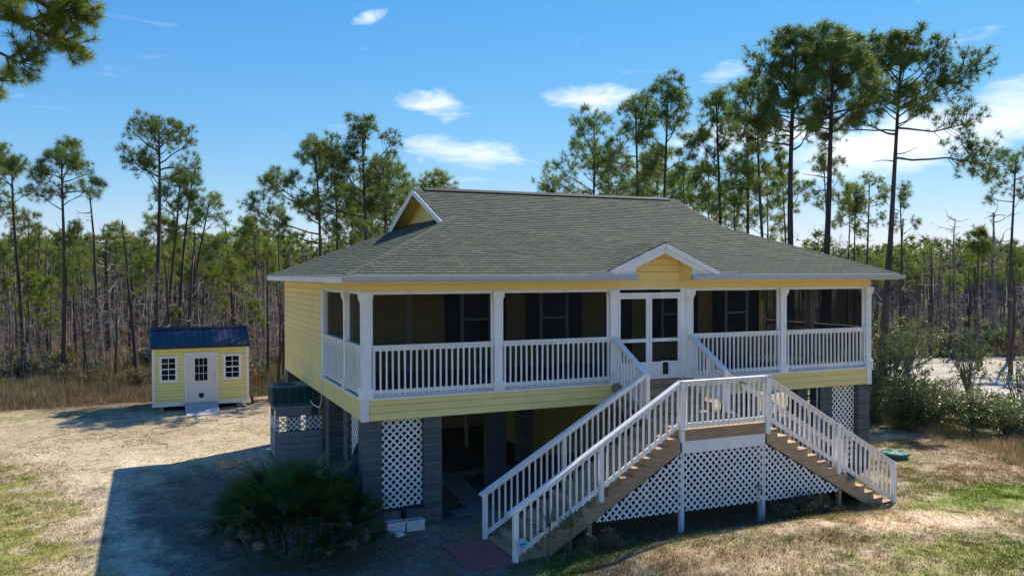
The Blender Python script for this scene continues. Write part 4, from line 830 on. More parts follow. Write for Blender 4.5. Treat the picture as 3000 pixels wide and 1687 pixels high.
HEROES = [
 (1, 'pine at the left picture edge with only its crown showing', -70, -35, 440, 590, 105, 45, 13, {}),
 (2, 'thin tall pine with sparse crown and dead curved limbs, far left', 66, 52, 462, 610, 62, 42, 17, dict(dense=.55, dead=9, nl=16)),
 (3, 'tall pine with rounded crown and right-hand tuft, left of the shed', 182, 195, 432, 600, 112, 42, 18, dict(nl=22)),
 (4, 'tallest straight pine rising behind the left end of the shed', 452, 462, 357, 520, 112, 46, 22, dict(dead=5)),
 (5, 'slender pine close behind the tallest pine of the shed', 485, 515, 500, 690, 75, 50, 15, dict(dense=.8)),
 (6, 'pine with open crown behind the middle of the shed', 520, 555, 505, 660, 66, 50, 14, dict(dense=.6, nl=18)),
 (7, 'leaning pine with flat crown above the shed roof', 545, 600, 575, 690, 82, 50, 13, dict(dense=.7, nl=16)),
 (8, 'young slim pine just left of the house roof corner', 826, 828, 608, 705, 48, 48, 8, dict(nl=14, dense=.7, tuft=.24)),
 (9, 'pine with long low left limb, leftmost of four above the roof', 938, 912, 428, 700, 125, 40, 17, dict(limbs=[(.66, RGT(PI, .0), 3.5, 18), (.74, RGT(PI, .1), 3.0, 14), (.8, RGT(2.8, .2), 2.6, 12)])),
 (10, 'forked slender pine second from the left above the roof', 985, 972, 445, 690, 88, 42, 14, dict(dense=.7)),
 (11, 'broad dense pine, tallest of the four left of the gable', 1070, 1080, 371, 650, 145, 40, 21, dict(nl=30, dense=.8)),
 (12, 'pine with spreading right branches directly behind the gable peak', 1122, 1150, 468, 660, 105, 42, 16, dict(dense=.75, limbs=[(.7, RGT(.2, .25), 2.6, 14)])),
 (13, 'low spreading open pine leftmost of the row behind the ridge', 1736, 1734, 343, 600, 140, 44, 15, dict(nl=28, dense=.75, limbs=[(.69, RGT(3.0, .02), 2.8, 14), (.72, RGT(3.3, .1), 2.9, 14)])),
 (14, 'pine with layered crown second in the row behind the ridge', 1858, 1850, 273, 590, 92, 44, 16, dict(nl=26)),
 (15, 'slender tall pine with split crown above the ridge right end', 1947, 1948, 211, 500, 96, 42, 17, dict(nl=26)),
 (16, 'pine with dark shaggy crown right of the roof ridge', 2122, 2092, 246, 620, 82, 42, 16, dict(nl=28)),
 (17, 'narrow pine half hidden among the crowns right of the ridge', 2195, 2165, 222, 560, 78, 46, 15, dict(nl=24)),
 (18, 'straight pine filling the gap left of the two tallest pines', 2247, 2232, 205, 600, 84, 44, 15, dict(nl=28)),
 (19, 'tallest pine of all with thick trunk and ragged dense crown', 2320, 2335, 88, 410, 155, 40, 28, dict(nl=42, dense=1.1, dead=7, tuft=.42)),
 (20, 'thick trunked pine with dome crown right of the tallest pine', 2404, 2462, 92, 390, 140, 38, 28, dict(nl=40, dense=1.1, dead=6, tuft=.42)),
 (21, 'big umbrella crowned pine at the house corner with one long right limb', 2588, 2640, 123, 350, 185, 40, 25, dict(nl=40, dense=1.15, tuft=.40, limbs=[(.69, RGT(0, .0), 4.9, 40), (.78, RGT(.25, .2), 4.2, 26), (.76, RGT(3.1, -.1), 2.6, 8), (.84, RGT(-.2, .3), 3.9, 24)])),
 (22, 'small pine with round crown just left of the umbrella pine', 2536, 2546, 508, 650, 48, 55, 11, dict(nl=16, tuft=.26)),
 (23, 'small thin pine close behind the umbrella pine trunk', 2500, 2506, 560, 690, 42, 55, 9, dict(nl=14, tuft=.26)),
 (24, 'slim pine with three tufts just right of the umbrella pine', 2642, 2645, 531, 680, 56, 55, 10, dict(nl=13, dense=.7)),
 (25, 'tall pine cut by the right picture edge', 2957, 2978, 436, 600, 78, 50, 15, dict(nl=15, dense=.8)),
 (26, 'small yellow-green pine among bare trees at the far right', 2858, 2860, 668, 760, 48, 58, 9, dict(nl=14)),
 (27, 'shorter pine below the ridge row, behind the roof right end', 1995, 1990, 478, 620, 66, 56, 10, dict(nl=18)),
 (28, 'shorter pine with dark low crown right of the ridge end', 2075, 2070, 480, 640, 70, 54, 10, dict(nl=20)),
 (29, 'shorter pine with pale crown between the thick trunks', 2300, 2300, 452, 640, 64, 58, 10, dict(nl=18)),
 (30, 'shorter bright pine right of the dome crowned pine', 2430, 2425, 455, 640, 78, 56, 11, dict(nl=20, dense=.8)),
 (31, 'small pine low beside the umbrella pine trunk', 2482, 2478, 530, 660, 50, 60, 8, dict(nl=14)),
 (32, 'shorter pine behind the ridge between layered and split crowns', 1905, 1900, 500, 620, 58, 60, 9, dict(nl=14)),
 (33, 'thin pine standing low behind the ragged crowned giant', 2160, 2158, 520, 660, 58, 60, 9, dict(nl=14, dense=.8)),
]
for (sd, lab, ub, ut, vt, cbv, hw, d, tpx, kw) in HEROES:
    hero(sd, lab, ub, ut, vt, cbv, hw, d, tpx, nmat='needle_bright' if sd in (29, 30, 31, 22, 26, 33) else 'needle', **kw)
# near pine whose limbs reach in at the top left
bp_ = pat(-420, 805, 13.2); near = thing('overhanging_pine', 'near pine reaching into the top left corner with long needled limbs', 'tree', (bp_[0], bp_[1], 0))
w = Bag(); H = 12.5; bz = np.array([bp_[0], bp_[1], 0]); w.tube(np.array([bz*0+[.05*math.sin(i), .04*math.cos(i*1.3), H*i/9] for i in range(10)]), np.linspace(.2, .05, 10), 8)
TP = []; TD = []; TS = []; r = np.random.default_rng(3)
def nlimb(pix, rad, d=13.2, ntw=24, start=.0):
    pts = np.array([pat(u, v, d+dd)-bz for u, v, dd in pix]); t_ = np.linspace(0, 1, len(pts)); tt = np.linspace(0, 1, 12); pts = np.stack([np.interp(tt, t_, pts[:, i]) for i in range(3)], -1)
    pts[1:-1] += r.normal(size=(10, 3))*.02; w.tube(pts, np.linspace(rad, rad*.35, 12), 6)
    for j in range(ntw):
        s = r.uniform(start, 1)*11; i = min(int(s), 10); q = pts[i]*(1-(s-i))+pts[i+1]*(s-i); dd = unitv(pts[i+1]-pts[i]); side = unitv(np.cross(dd, r.normal(size=3)))
        d2 = unitv(dd*.7+side*.8+np.array([0, 0, -.1])); l2 = r.uniform(.08, .32); q1 = q+d2*l2; q2 = q1+unitv(d2+np.array([0, 0, .2])+r.normal(size=3)*.2)*.12; w.tube(np.array([q, q1, q2]), [.012, .009, .006], 4)
        for a, b in ((q2, q2-q1), (q1, d2)): TP.append(a); TD.append(b); TS.append(r.uniform(.15, .23))
nlimb([(-420, -260, 0), (-150, -120, 0), (60, -20, 0), (150, 22, .1), (205, 38, .1)], .075, ntw=30, start=.55)
nlimb([(-420, -60, 0), (-150, 40, .3), (0, 55, .3), (60, 65, .3), (125, 92, .3), (190, 118, .3), (248, 140, .3)], .055, ntw=46, start=.55)
nlimb([(60, 66, .3), (120, 50, .2), (190, 35, .0), (250, 45, .0)], .03, ntw=24, start=.3)
nlimb([(-420, 60, 0), (-150, 130, -.4), (0, 158, -.4), (40, 178, -.4), (72, 178, -.4)], .035, ntw=22, start=.6)
nlimb([(-420, 150, 0), (-150, 215, .5), (-10, 235, .5), (8, 238, .5)], .03, ntw=12, start=.75)
nlimb([(-420, -200, 0), (-150, -80, -.4), (0, 10, -.4), (50, 20, -.4)], .05, ntw=26, start=.6)
nlimb([(150, 70, .2), (200, 10, 0), (235, -20, 0), (260, -5, 0)], .025, ntw=12, start=.3)
for i in range(14):
    az = r.uniform(1.6, 4.4); pts = np.array([[0, 0, 7+i*.35], [math.cos(az)*1.2, math.sin(az)*1.2, 7.3+i*.35], [math.cos(az)*2.3, math.sin(az)*2.3, 7.8+i*.35]]); w.tube(pts, [.06, .04, .015], 5)
    for _ in range(12): q = pts[2]+r.normal(size=3)*.45; w.tube(np.array([pts[2], q]), [.012, .006], 3); TP.append(q); TD.append(q-pts[2]+[0, 0, .2]); TS.append(.28)
V, F = scatter(needles(90, .028, 77, 1.5), TP, TD, TS, 9)
for nm_, me in (('trunk', w.mesh('trunk', 'bark')), ('crown', fmesh('crown', V, F, 'needle_bright'))):
    o = bpy.data.objects.new(nm_, me); COL.objects.link(o); o.parent = near
# ------------------------------------------------------------------ background woods: templates copied as individuals
def parts_copy(proto, name, label, loc, rz, sc, group):
    r_ = bpy.data.objects.new(name, None); COL.objects.link(r_); r_.location = loc; r_.rotation_euler = (rnd.gauss(0, .02), rnd.gauss(0, .02), rz); r_.scale = (sc,)*3 if not isinstance(sc, tuple) else sc
    props(r_, label, 'tree' if 'shrub' not in name else 'shrub', group)
    for nm_, me in proto:
        o = bpy.data.objects.new(nm_, me); COL.objects.link(o); o.parent = r_
        if nm_ == 'branches': o['kind'] = 'stuff'
    return r_
def mid_pine(seed):
    w, V, F, n = pine_geo(seed, 10, .10, .56+.14*(seed % 3)/2, 1.75, nl=21, tuft=.40, nn=18, nw=.075, dense=.85, dead=8, wob=.2, k5=6)
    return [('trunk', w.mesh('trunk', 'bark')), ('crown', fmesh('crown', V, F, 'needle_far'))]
MP = [mid_pine(101+i) for i in range(7)]
def bushy_pine(seed):
    w, V, F, n = pine_geo(seed, 7, .08, .45, 1.5, nl=18, tuft=.42, nn=18, nw=.08, dense=.8, dead=3, wob=.2, k5=5)
    return [('trunk', w.mesh('trunk', 'bark')), ('crown', fmesh('crown', V, F, 'needle_bright'))]
BP = [bushy_pine(201+i) for i in range(4)]
def bare_geo(seed, H, r0, nb=16, twig=5, spread=.45, low=.2, twist=.28, zup=.12):
    r = np.random.default_rng(seed); w = Bag(); tw = Bag(); n = 9; zz = np.linspace(0, H, n); P = np.stack([np.cumsum(r.normal(size=n))*.05, np.cumsum(r.normal(size=n))*.05, zz], -1); w.tube(P, r0*(1-.75*zz/H), 5)
    for i in range(nb):
        t = r.uniform(low, 1); p = np.array([np.interp(t*H, zz, P[:, k]) for k in range(3)]); az = r.uniform(0, 6.3); d = np.array([math.cos(az), math.sin(az), r.uniform(-.15, .5)]); Ln = H*spread*r.uniform(.3, 1)*(1.1-.6*t); pts = [p]
        for j in range(5): d = unitv(d+r.normal(size=3)*twist+[0, 0, zup]); pts.append(pts[-1]+d*Ln/5)
        pts = np.array(pts); rad = r0*.34*(.5+Ln/(H*spread)*.5); tw.tube(pts, np.linspace(rad, rad*.25, 6), 4)
        for j in range(twig):
            q = pts[r.integers(1, 6)]; d2 = unitv(d+r.normal(size=3)*.7); l2 = Ln*r.uniform(.2, .45); q1 = q+d2*l2*.5; q2 = q1+unitv(d2+r.normal(size=3)*.5)*l2*.5; tw.tube(np.array([q, q1, q2]), [rad*.4, rad*.28, rad*.12], 3)
            for _ in range(2): q3 = q1+unitv(d2+r.normal(size=3)*.8)*l2*.5; tw.tube(np.array([q1, q3]), [rad*.22, rad*.1], 3)
    return w, tw
def snag_proto(seed):
    w, tw = bare_geo(seed, 7, .11, 9, 2, .22, .35, .35, .1); return [('trunk', w.mesh('trunk', 'bark')), ('branches', tw.mesh('branches', 'pale_wood'))]
SN = [snag_proto(301+i) for i in range(6)]
def bare_proto(seed):
    w, tw = bare_geo(seed, 5, .05, 24, 5, .42, .12, .3, .16); return [('trunk', w.mesh('trunk', 'dead_bark')), ('branches', tw.mesh('branches', 'pale_wood'))]
BR = [bare_proto(401+i) for i in range(6)]
# distinct snags and bare trees one can point to
def snag(seed, label, ub, ut, vt, d, tpx, name='dead_pine_snag', nb=9, spread=.2, low=.4, mw='bark'):
    b = spot(ub, d); tp = pat(ut, vt, d); H = tp[2]-b[2]; w, tw = bare_geo(seed, H, tpx*d/FPX/2, nb, 2, spread, low, .3); t_ = thing(name, label, 'tree', tuple(b))
    for nm_, me in (('trunk', w.mesh('trunk', mw)), ('branches', tw.mesh('branches', 'pale_wood'))):
        o = bpy.data.objects.new(nm_, me); COL.objects.link(o); o.parent = t_
        if nm_ == 'branches': o['kind'] = 'stuff'
    t_.rotation_euler = (math.atan2(-(tp[1]-b[1]), H), math.atan2(tp[0]-b[0], H), 0)
for a in ((501, 'broken leaning snag with forked tip between the two left pines', 300, 262, 562, 48, 15), (502, 'straight limbless snag left of the shed', 396, 383, 646, 40, 14), (503, 'gnarled snag with pale twisted branches left of the shed', 320, 318, 705, 52, 24, 'dead_pine_snag', 16, .35, .2),
          (504, 'short dead snag with crooked top far left of the shed', 112, 112, 672, 52, 13), (505, 'grey snag with hooked top right of the shed', 572, 572, 665, 58, 10), (506, 'leaning snag with broken top between shed and house', 690, 660, 640, 60, 13), (507, 'thin leaning snag beside the house wall', 812, 790, 800, 36, 10),
          (508, 'slim dark snag hugging the left house wall', 829, 822, 830, 40, 9), (509, 'thick dead trunk broken off at the right, before the sand', 2872, 2870, 780, 48, 20, 'dead_pine_snag', 4, .1, .5), (510, 'thin straight dead trunk right of the house', 2726, 2728, 722, 52, 11), (511, 'short blackened stump trunk beyond the shrubs', 2792, 2792, 905, 52, 14, 'dead_pine_snag', 3, .1, .5),
          (512, 'dead trunk at the right behind the edge pine', 2960, 2962, 770, 44, 15, 'dead_pine_snag', 5, .15, .4), (513, 'slim trunk just right of the house corner', 2634, 2640, 640, 50, 13), (514, 'very thin dead stem left of the slim snag', 246, 250, 870, 40, 9), (515, 'thin dead stem just right of the rounded pine', 262, 258, 850, 42, 8)): snag(*a)
for a in ((601, 'bare spreading cypress with flat twiggy crown at far right', 2915, 2912, 622, 60, 16), (602, 'bare cypress with thin crown left of the flat topped one', 2804, 2796, 645, 62, 10), (603, 'small bare tree with fine twigs at right', 2735, 2735, 690, 66, 7)):
    snag(*a, name='bare_cypress', nb=30, spread=.33, low=.55, mw='dead_bark')
taken = [pat(h[2], 805, h[7])[:2] for h in HEROES]
def ok(p, dm=1.0): return all((p[0]-q[0])**2+(p[1]-q[1])**2 > dm*dm for q in taken)
def where(label, u, d, d0, d1):
    z = 'near' if d < d0+(d1-d0)*.33 else ('mid-distance' if d < d0+(d1-d0)*.66 else 'far')
    if u < 840: w_ = 'by the left picture edge' if u < 110 else ('between the left edge and the snags' if u < 290 else ('left of the shed roof' if u < 430 else ('above the left half of the shed' if u < 560 else ('above the right half of the shed' if u < 710 else 'between the shed and the house wall'))))
    elif u > 2560: w_ = 'just right of the porch corner' if u < 2680 else ('left of the flat topped cypress' if u < 2840 else 'by the right picture edge')
    else: w_ = ''
    return f'{z} {label} {w_}'.strip()
def fill(n, u0, u1, d0, d1, protos, name, label, group, s0, s1, dm=1.0, pw=1.0):
    c = 0; tries = 0
    while c < n and tries < n*30:
        tries += 1; d = d0+(d1-d0)*rnd.random()**pw; u = rnd.uniform(u0, u1); p = spot(u, d)
        if not ok(p, dm): continue
        if -5.2 < p[0] < 1 and 16 < p[1] < 23: continue
        taken.append(p[:2]); c += 1; s = rnd.uniform(s0, s1)
        parts_copy(protos[c % len(protos)], name, where(label, u, d, d0, d1), tuple(p), rnd.uniform(0, 6.28), (s*rnd.uniform(.75, 1.1),)*2+(s,), group)
fill(76, -40, 840, 56, 105, MP, 'woodland_pine', 'slender woodland pine', 'woodland pines left of the house', .6, .98, 1.2)
fill(24, -40, 840, 46, 90, BP, 'young_pine', 'young bright green pine among bare trunks', 'young pines left of the house', .4, .9, 1.0)
fill(60, -40, 840, 40, 90, SN, 'dead_tree', 'bare dead tree trunk in the woods', 'dead trunks left of the house', .55, 1.15, .7)
fill(95, -40, 840, 40, 80, BR, 'leafless_tree', 'small leafless grey tree', 'leafless trees left of the house', .45, 1.15, .6)
fill(38, 2560, 3060, 68, 120, MP, 'woodland_pine', 'slender woodland pine', 'woodland pines right of the house', .5, .82, 1.4)
fill(36, 2560, 3060, 48, 100, SN, 'dead_tree', 'bare dead tree trunk beyond the sand', 'dead trunks right of the house', .55, 1.0, .8)
fill(34, 2560, 3060, 45, 90, BR, 'leafless_tree', 'small leafless grey tree beyond the sand', 'leafless trees right of the house', .5, 1.1, .8)
fill(14, 1000, 1300, 55, 85, MP, 'woodland_pine', 'pine low behind the gable end of the roof', 'woodland pines behind the gable', 1.0, 1.3, 1.4)
fill(12, 1950, 2560, 60, 85, BR, 'leafless_tree', 'leafless tree between the trunks above the roof', 'leafless trees above the right roof slope', 1.3, 1.9, 1.5)
fill(8, 1700, 2560, 62, 85, MP, 'woodland_pine', 'background pine between the tall pines above the roof', 'background pines above the right roof slope', 1.15, 1.45, 1.5)
# far wood: one mass
P = []; Dv = []; Sc = []; wb = Bag()
for side, n, ua, ub_, d0, d1 in (('l', 420, -150, 1250, 95, 210), ('m', 260, 1250, 2500, 110, 220), ('r', 300, 2500, 3150, 120, 260)):
    for i in range(n):
        d = rnd.uniform(d0, d1); p = spot(rnd.uniform(ua, ub_), d); h = rnd.uniform(7, 11.5); wb.tube(np.array([p, p+[rnd.uniform(-.3, .3), 0, h*.9]]), [.13, .06], 4)
        m_ = 22
        for j in range(m_): P.append(p+[rnd.gauss(0, 1.1), rnd.gauss(0, 1.1), h*(.62+.38*rnd.random())]); Dv.append([rnd.gauss(0, .5), rnd.gauss(0, .5), 1]); Sc.append(rnd.uniform(.7, 1.2))
V, F = scatter(needles(13, .22, 7, 1.9), P, Dv, Sc, 4)
for i in range(1000):
    lft = i < 600; d = rnd.uniform(62, 150) if lft else rnd.uniform(85, 190); p = spot(rnd.uniform(-150, 1000) if lft else rnd.uniform(2450, 3150), d); h = rnd.uniform(3, 9); wb.tube(np.array([p, p+[rnd.uniform(-.4, .4), 0, h]]), [rnd.uniform(.06, .13), .03], 4)
    for _ in range(5):
        q = p+[0, 0, h*rnd.uniform(.2, .95)]; a = rnd.uniform(0, 6.3); e = q+[math.cos(a)*rnd.uniform(.5, 1.8), math.sin(a), rnd.uniform(-.1, .7)]; wb.tube(np.array([q, e]), [.035, .015], 3)
fw = thing('far_woods', 'distant line of pine woods along the horizon', 'woods', (0, 60, 0), kind='stuff')
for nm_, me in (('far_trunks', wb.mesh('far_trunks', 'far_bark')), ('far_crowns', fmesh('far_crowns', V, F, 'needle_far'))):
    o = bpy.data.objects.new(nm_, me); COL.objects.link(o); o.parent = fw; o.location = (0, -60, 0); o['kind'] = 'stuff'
# ------------------------------------------------------------------ shrubs
def leaf_t(n, seed, l=1.0, wd=.42):
    r = np.random.default_rng(seed); V = []; F = []
    for i in range(n):
        d = unitv(r.normal(size=3)+[0, 0, .4]); s = unitv(np.cross(d, r.normal(size=3))); o = r.normal(size=3)*.35; k = len(V)
        V += [o, o+d*l*.5+s*l*wd*.5, o+d*l, o+d*l*.5-s*l*wd*.5]; F.append([k, k+1, k+2, k+3])
    return np.array(V), np.array(F)
def shrub_proto(seed, H, Rr, ncl, lsz, mleaf='shrub_leaf', hollow=.35, nst=12):
    r = np.random.default_rng(seed); w = Bag(); P = []; Dv = []; Sc = []
    for i in range(nst):
        az = r.uniform(0, 6.3); rr = Rr*r.uniform(.2, .8); pts = np.array([[0, 0, 0], [rr*.35*math.cos(az), rr*.35*math.sin(az), H*.4], [rr*math.cos(az+.3), rr*math.sin(az+.3), H*r.uniform(.65, .95)]]); w.tube(pts, [.03, .02, .008], 4)
    lob = [(r.uniform(0, 6.3), r.uniform(.1, .75), r.uniform(.35, .85), r.uniform(.28, .5)) for _ in range(13)]
    for i in range(ncl):
        a, q, hz, rs = lob[r.integers(len(lob))]; c = np.array([Rr*q*math.cos(a), Rr*q*math.sin(a), H*hz]); d = unitv(r.normal(size=3)); p = c+d*np.array([Rr, Rr, H*.55])*rs*r.uniform(.55, 1.05)
        if p[2] < .08: continue
        P.append(p); Dv.append(d+[0, 0, .5]); Sc.append(lsz*r.uniform(.7, 1.3))
        if i % 9 == 0: w.tube(np.array([c*.6, c, p]), [.014, .009, .003], 3)
    V, F = scatter(leaf_t(7, seed, 1.0, .45), P, Dv, Sc, seed)
    return [('stems', w.mesh('stems', 'dead_bark')), ('foliage', fmesh('foliage', V, F, mleaf))]
SH = [shrub_proto(701+i, 1.9, 1.35, 620, .085) for i in range(3)]; SB = [shrub_proto(711+i, 1.0, .9, 260, .09, 'shrub_brown') for i in range(2)]; SL = [shrub_proto(721+i, 1.2, 1.0, 300, .10) for i in range(2)]
SO = [shrub_proto(731+i, 2.3, 1.3, 250, .085, nst=16) for i in range(2)]
rows = []
for i in range(9): rows.append((19.6+.75*i*.62+rnd.uniform(-.4, .4), 6.6-1.25*i*.9+rnd.uniform(-.5, .5), rnd.uniform(.8, 1.15)))
for i in range(9): rows.append((21.5+.75*i*.6+rnd.uniform(-.5, .5), 8.2-1.25*i*.9+rnd.uniform(-.5, .5), rnd.uniform(.8, 1.1)))
for i, (x, y, s) in enumerate(rows):
    parts_copy(SH[i % 3], 'wax_myrtle_shrub', ('front row' if i < 9 else 'back row')+' shrub of the thicket right of the house, '+('nearest the porch corner' if i % 9 < 3 else ('in the middle' if i % 9 < 6 else 'toward the right picture edge')), (x, y, float(ter(x, y))-.03), rnd.uniform(0, 6), (s, s, s*rnd.uniform(.55, .78)), 'thicket of shrubs right of the house')
def shr(label, u, vb, s, pr, d=None, zs_=1.0):
    dv = pdir(u, vb); t_ = -CAM[2]/dv[2]; p = CAM+dv*t_; parts_copy(pr, 'wax_myrtle_shrub', label, (p[0], p[1], float(ter(p[0], p[1]))-.03), rnd.uniform(0, 6), (s, s, s*zs_), 'single shrubs right of the house')
shr('tall pale leaved shrub rising beside the right porch corner', 2612, 1205, 1.3, SO[0], zs_=1.15); shr('open branched shrub silhouetted against the white sand', 2840, 1178, 1.15, SO[1], zs_=1.1); shr('leafy shrub at the right picture edge before the sand', 2988, 1235, 1.0, SO[0], zs_=1.1); shr('pale shrub between porch corner and sand clearing', 2660, 1110, 1.4, SO[1], zs_=1.0)
shr('full dark shrub filling the gap beside the corner pillar', 2645, 1245, 1.1, SH[0], zs_=.95); shr('full dark shrub in front of the sand clearing left end', 2725, 1240, 1.05, SH[1], zs_=.85)
shr('rounded shrub close against the right porch corner', 2578, 1210, 1.1, SH[2], zs_=1.1)
for i in range(46):
    uu = rnd.uniform(2560, 3050); dd_ = rnd.uniform(52, 80); p = spot(uu, dd_); s = rnd.uniform(.9, 1.7); parts_copy(SL[i % 2] if i % 3 else SB[0], 'undergrowth_shrub', where('green undergrowth shrub beyond the sand', uu, dd_, 52, 80), tuple(p), rnd.uniform(0, 6), s, 'undergrowth beyond the sand')
for i in range(105):
    uu = rnd.uniform(-60, 840); dd_ = 38.8+23*rnd.random()**1.7; p = spot(uu, dd_); s = rnd.uniform(.45, 1.1)
    if -5.2 < p[0] < 1 and 16 < p[1] < 22.5: continue
    parts_copy(SL[i % 2] if i % 3 == 0 else SB[i % 2], 'undergrowth_shrub', where('low shrub in the brown undergrowth', uu, dd_, 39.2, 62), tuple(p), rnd.uniform(0, 6), s, 'undergrowth behind the shed')
for i, (x, y, s, lab) in enumerate(((4.15, -3.25, .42, 'withered low bush at the left end of the lattice'), (9.1, -3.15, .55, 'dry brown bush under the right end of the lattice'), (9.75, -3.1, .42, 'small dry bush beside the right stair post'), (8.5, -3.1, .4, 'dry weedy bush near the spigot'), (3.6, -3.2, .35, 'dead leafy bush at the yucca stems'))):
    parts_copy(SB[i % 2], 'dry_shrub', lab, (x, y, float(ter(x, y))-.02), rnd.uniform(0, 6), s, 'dry bushes along the stair lattice')
# ------------------------------------------------------------------ grass, litter, shells: uncountable stuff
def blades(n, xs, ys, hs, lean_, wd, cols, zoff=0):
    x = xs; y = ys; z = ter(x, y)+zoff; a = rng.uniform(0, 2*PI, n); ln = lean_*hs*rng.uniform(.1, 1.2, n); b = rng.uniform(0, 2*PI, n)
    base = np.stack([x, y, z-.01], -1); s = np.stack([np.cos(a), np.sin(a), np.zeros(n)], -1)*(wd/2)[:, None]; tip = base+np.stack([np.cos(b)*ln, np.sin(b)*ln, hs], -1)
    V = np.stack([base-s, base+s, tip], 1).reshape(-1, 3); return V, np.arange(3*n).reshape(-1, 3), np.repeat(cols, 3, 0)
def rej(n, x0, x1, y0, y1, fn):
    x = rng.uniform(x0, x1, n*4); y = rng.uniform(y0, y1, n*4); k = rng.uniform(0, 1, n*4) < fn(x, y); x = x[k][:n]; y = y[k][:n]; return x, y
def stuff(name, label, V, F, C, m='stuff_col'):
    props(obj(name, fmesh(name, V, F, m, False, C)), label, name.replace('_', ' '), None, 'stuff')
def okyard(x, y):
    hs_ = (x > -.2) & (x < 14.6) & (y > -.1) & (y < 11); stx = (x > 2.1) & (x < 12.1) & (y > -2.9) & (y < 0); mt_ = (x > 1.2) & (x < 2.3) & (y > -3.05) & (y < -1.4); sh_ = (x > -4.1) & (x < -.2) & (y > 18.6); rp_ = (x > -2.9) & (x < -1.5) & (y > 17)
    return ~(hs_ | stx | mt_ | sh_ | rp_)
# short dry lawn right and front
x, y = rej(60000, 2.2, 20, -9.5, 3, lambda x, y: okyard(x, y)*(y < 3-.0*x)*(.25+.75*fbm(x*1.2, y*1.2, 30))*np.where((x < 12) & (y > -2.9), 0, 1)); n = len(x); g = zone(x, y)
V1 = blades(n, x, y, rng.uniform(.02, .07, n), 1.3, rng.uniform(.008, .02, n), g*rng.uniform(.65, 1.5, (n, 1)))
x, y = rej(45000, -14, -5, -2, 22, lambda x, y: (x < np.interp(y, *XB)+.6+1.5*fbm(x, y, 4))*(.3+.7*fbm(x, y, 31))); n = len(x); g = zone(x, y)
V2 = blades(n, x, y, rng.uniform(.02, .08, n), 1.2, rng.uniform(.012, .03, n), g*rng.uniform(.65, 1.45, (n, 1)))
x, y = rej(12000, -9, 2, 4, 21, lambda x, y: okyard(x, y)*sst(.5, .62, fbm(x*.9, y*.9, 32))); n = len(x); g = zone(x, y)*[.8, .85, .6]
V3 = blades(n, x, y, rng.uniform(.015, .05, n), 1.3, rng.uniform(.012, .03, n), g*rng.uniform(.6, 1.4, (n, 1)))
def cat_(*L_):
    o = 0; Vs = []; Fs = []; Cs = []
    for V, F, C in L_: Vs.append(V); Fs.append(F+o); Cs.append(C); o += len(V)
    return np.concatenate(Vs), np.concatenate(Fs), np.concatenate(Cs)
def clumps(n, x0, x1, y0, y1, fn, h0, h1, spread=.05, m_=9, tint=(1, 1, 1)):
    cx, cy = rej(n, x0, x1, y0, y1, fn); n = len(cx); cx = np.repeat(cx, m_)+rng.normal(0, spread, n*m_); cy = np.repeat(cy, m_)+rng.normal(0, spread, n*m_); g = zone(cx, cy)*np.array(tint)*np.repeat(rng.uniform(.55, 1.35, (n, 1)), m_, 0)
    return blades(n*m_, cx, cy, np.repeat(rng.uniform(h0, h1, n), m_)*rng.uniform(.5, 1.1, n*m_), .9, rng.uniform(.008, .018, n*m_), g*rng.uniform(.7, 1.35, (n*m_, 1)))
fr_ = lambda x, y: okyard(x, y)*np.where((x < 12) & (y > -2.9), 0, 1)
V4 = clumps(6000, 2.6, 19, -9, 2.5, lambda x, y: fr_(x, y)*sst(.42, .6, fbm(x*.9, y*.9, 70)), .05, .12, tint=(.85, 1.0, .6))
V5 = clumps(5000, 2.6, 19, -9, 2.5, lambda x, y: fr_(x, y)*sst(.42, .6, fbm(x*.9, y*.9, 71)), .04, .09, tint=(1.25, 1.1, .9))
V6 = clumps(4500, -14, -4.6, -2, 21.5, lambda x, y: (x < np.interp(y, *XB)+.8)*sst(.4, .6, fbm(x*.8, y*.8, 72)), .04, .10, tint=(.9, 1.05, .7))
V7 = clumps(1600, -8, 1, 8, 21, lambda x, y: okyard(x, y)*sst(.5, .62, fbm(x*.9, y*.9, 73)), .03, .07, tint=(.7, .8, .45))
stuff('short_grass', 'short patchy dry grass over the sandy yard', *cat_(V1, V2, V3, V4, V5, V6, V7))
# tall dry grass at the wood edges
pal_ = np.array([[.25, .175, .11], [.19, .125, .085], [.33, .25, .16], [.16, .17, .055], [.22, .135, .10], [.12, .16, .045]])
def tall(n, x0, x1, y0, y1, fn, h0, h1, w0, w1):
    x, y = rej(n, x0, x1, y0, y1, fn); n = len(x); pick = np.clip(((fbm(x*.6, y*.6, 40)-.5)*14+2.6+rng.normal(0, 1.5, n)).astype(int), 0, 5)
    return blades(n, x, y, rng.uniform(h0, h1, n)*np.clip(.15+1.7*(fbm(x*.7, y*.7, 41)-.2), .2, 1.5), .35, rng.uniform(w0, w1, n), pal_[pick]*rng.uniform(.55, 1.75, (n, 1)))
ed = lambda x, y: y > 21.4+1.2*(fbm(x*.6, x*0, 42)-.5)
T1 = tall(60000, -17, 3, 21, 40, lambda x, y: ed(x, y)*(.2+.8*sst(32, 23, y)), .35, 1.15, .012, .032)
T1[0][2::3, 2] = np.minimum(T1[0][2::3, 2], .12+1.2*sst(21.2, 24.0, T1[0][2::3, 1]))
T1 = (T1[0], T1[1], T1[2]*[1.0, 1.02, .9])
T2 = tall(62000, -30, 6, 31, 75, lambda x, y: 1.0*(fbm(x*.2, y*.2, 43) > .38), .5, 1.25, .04, .09)
T2 = (T2[0], T2[1], T2[2]*[1.35, 1.2, 1.1])
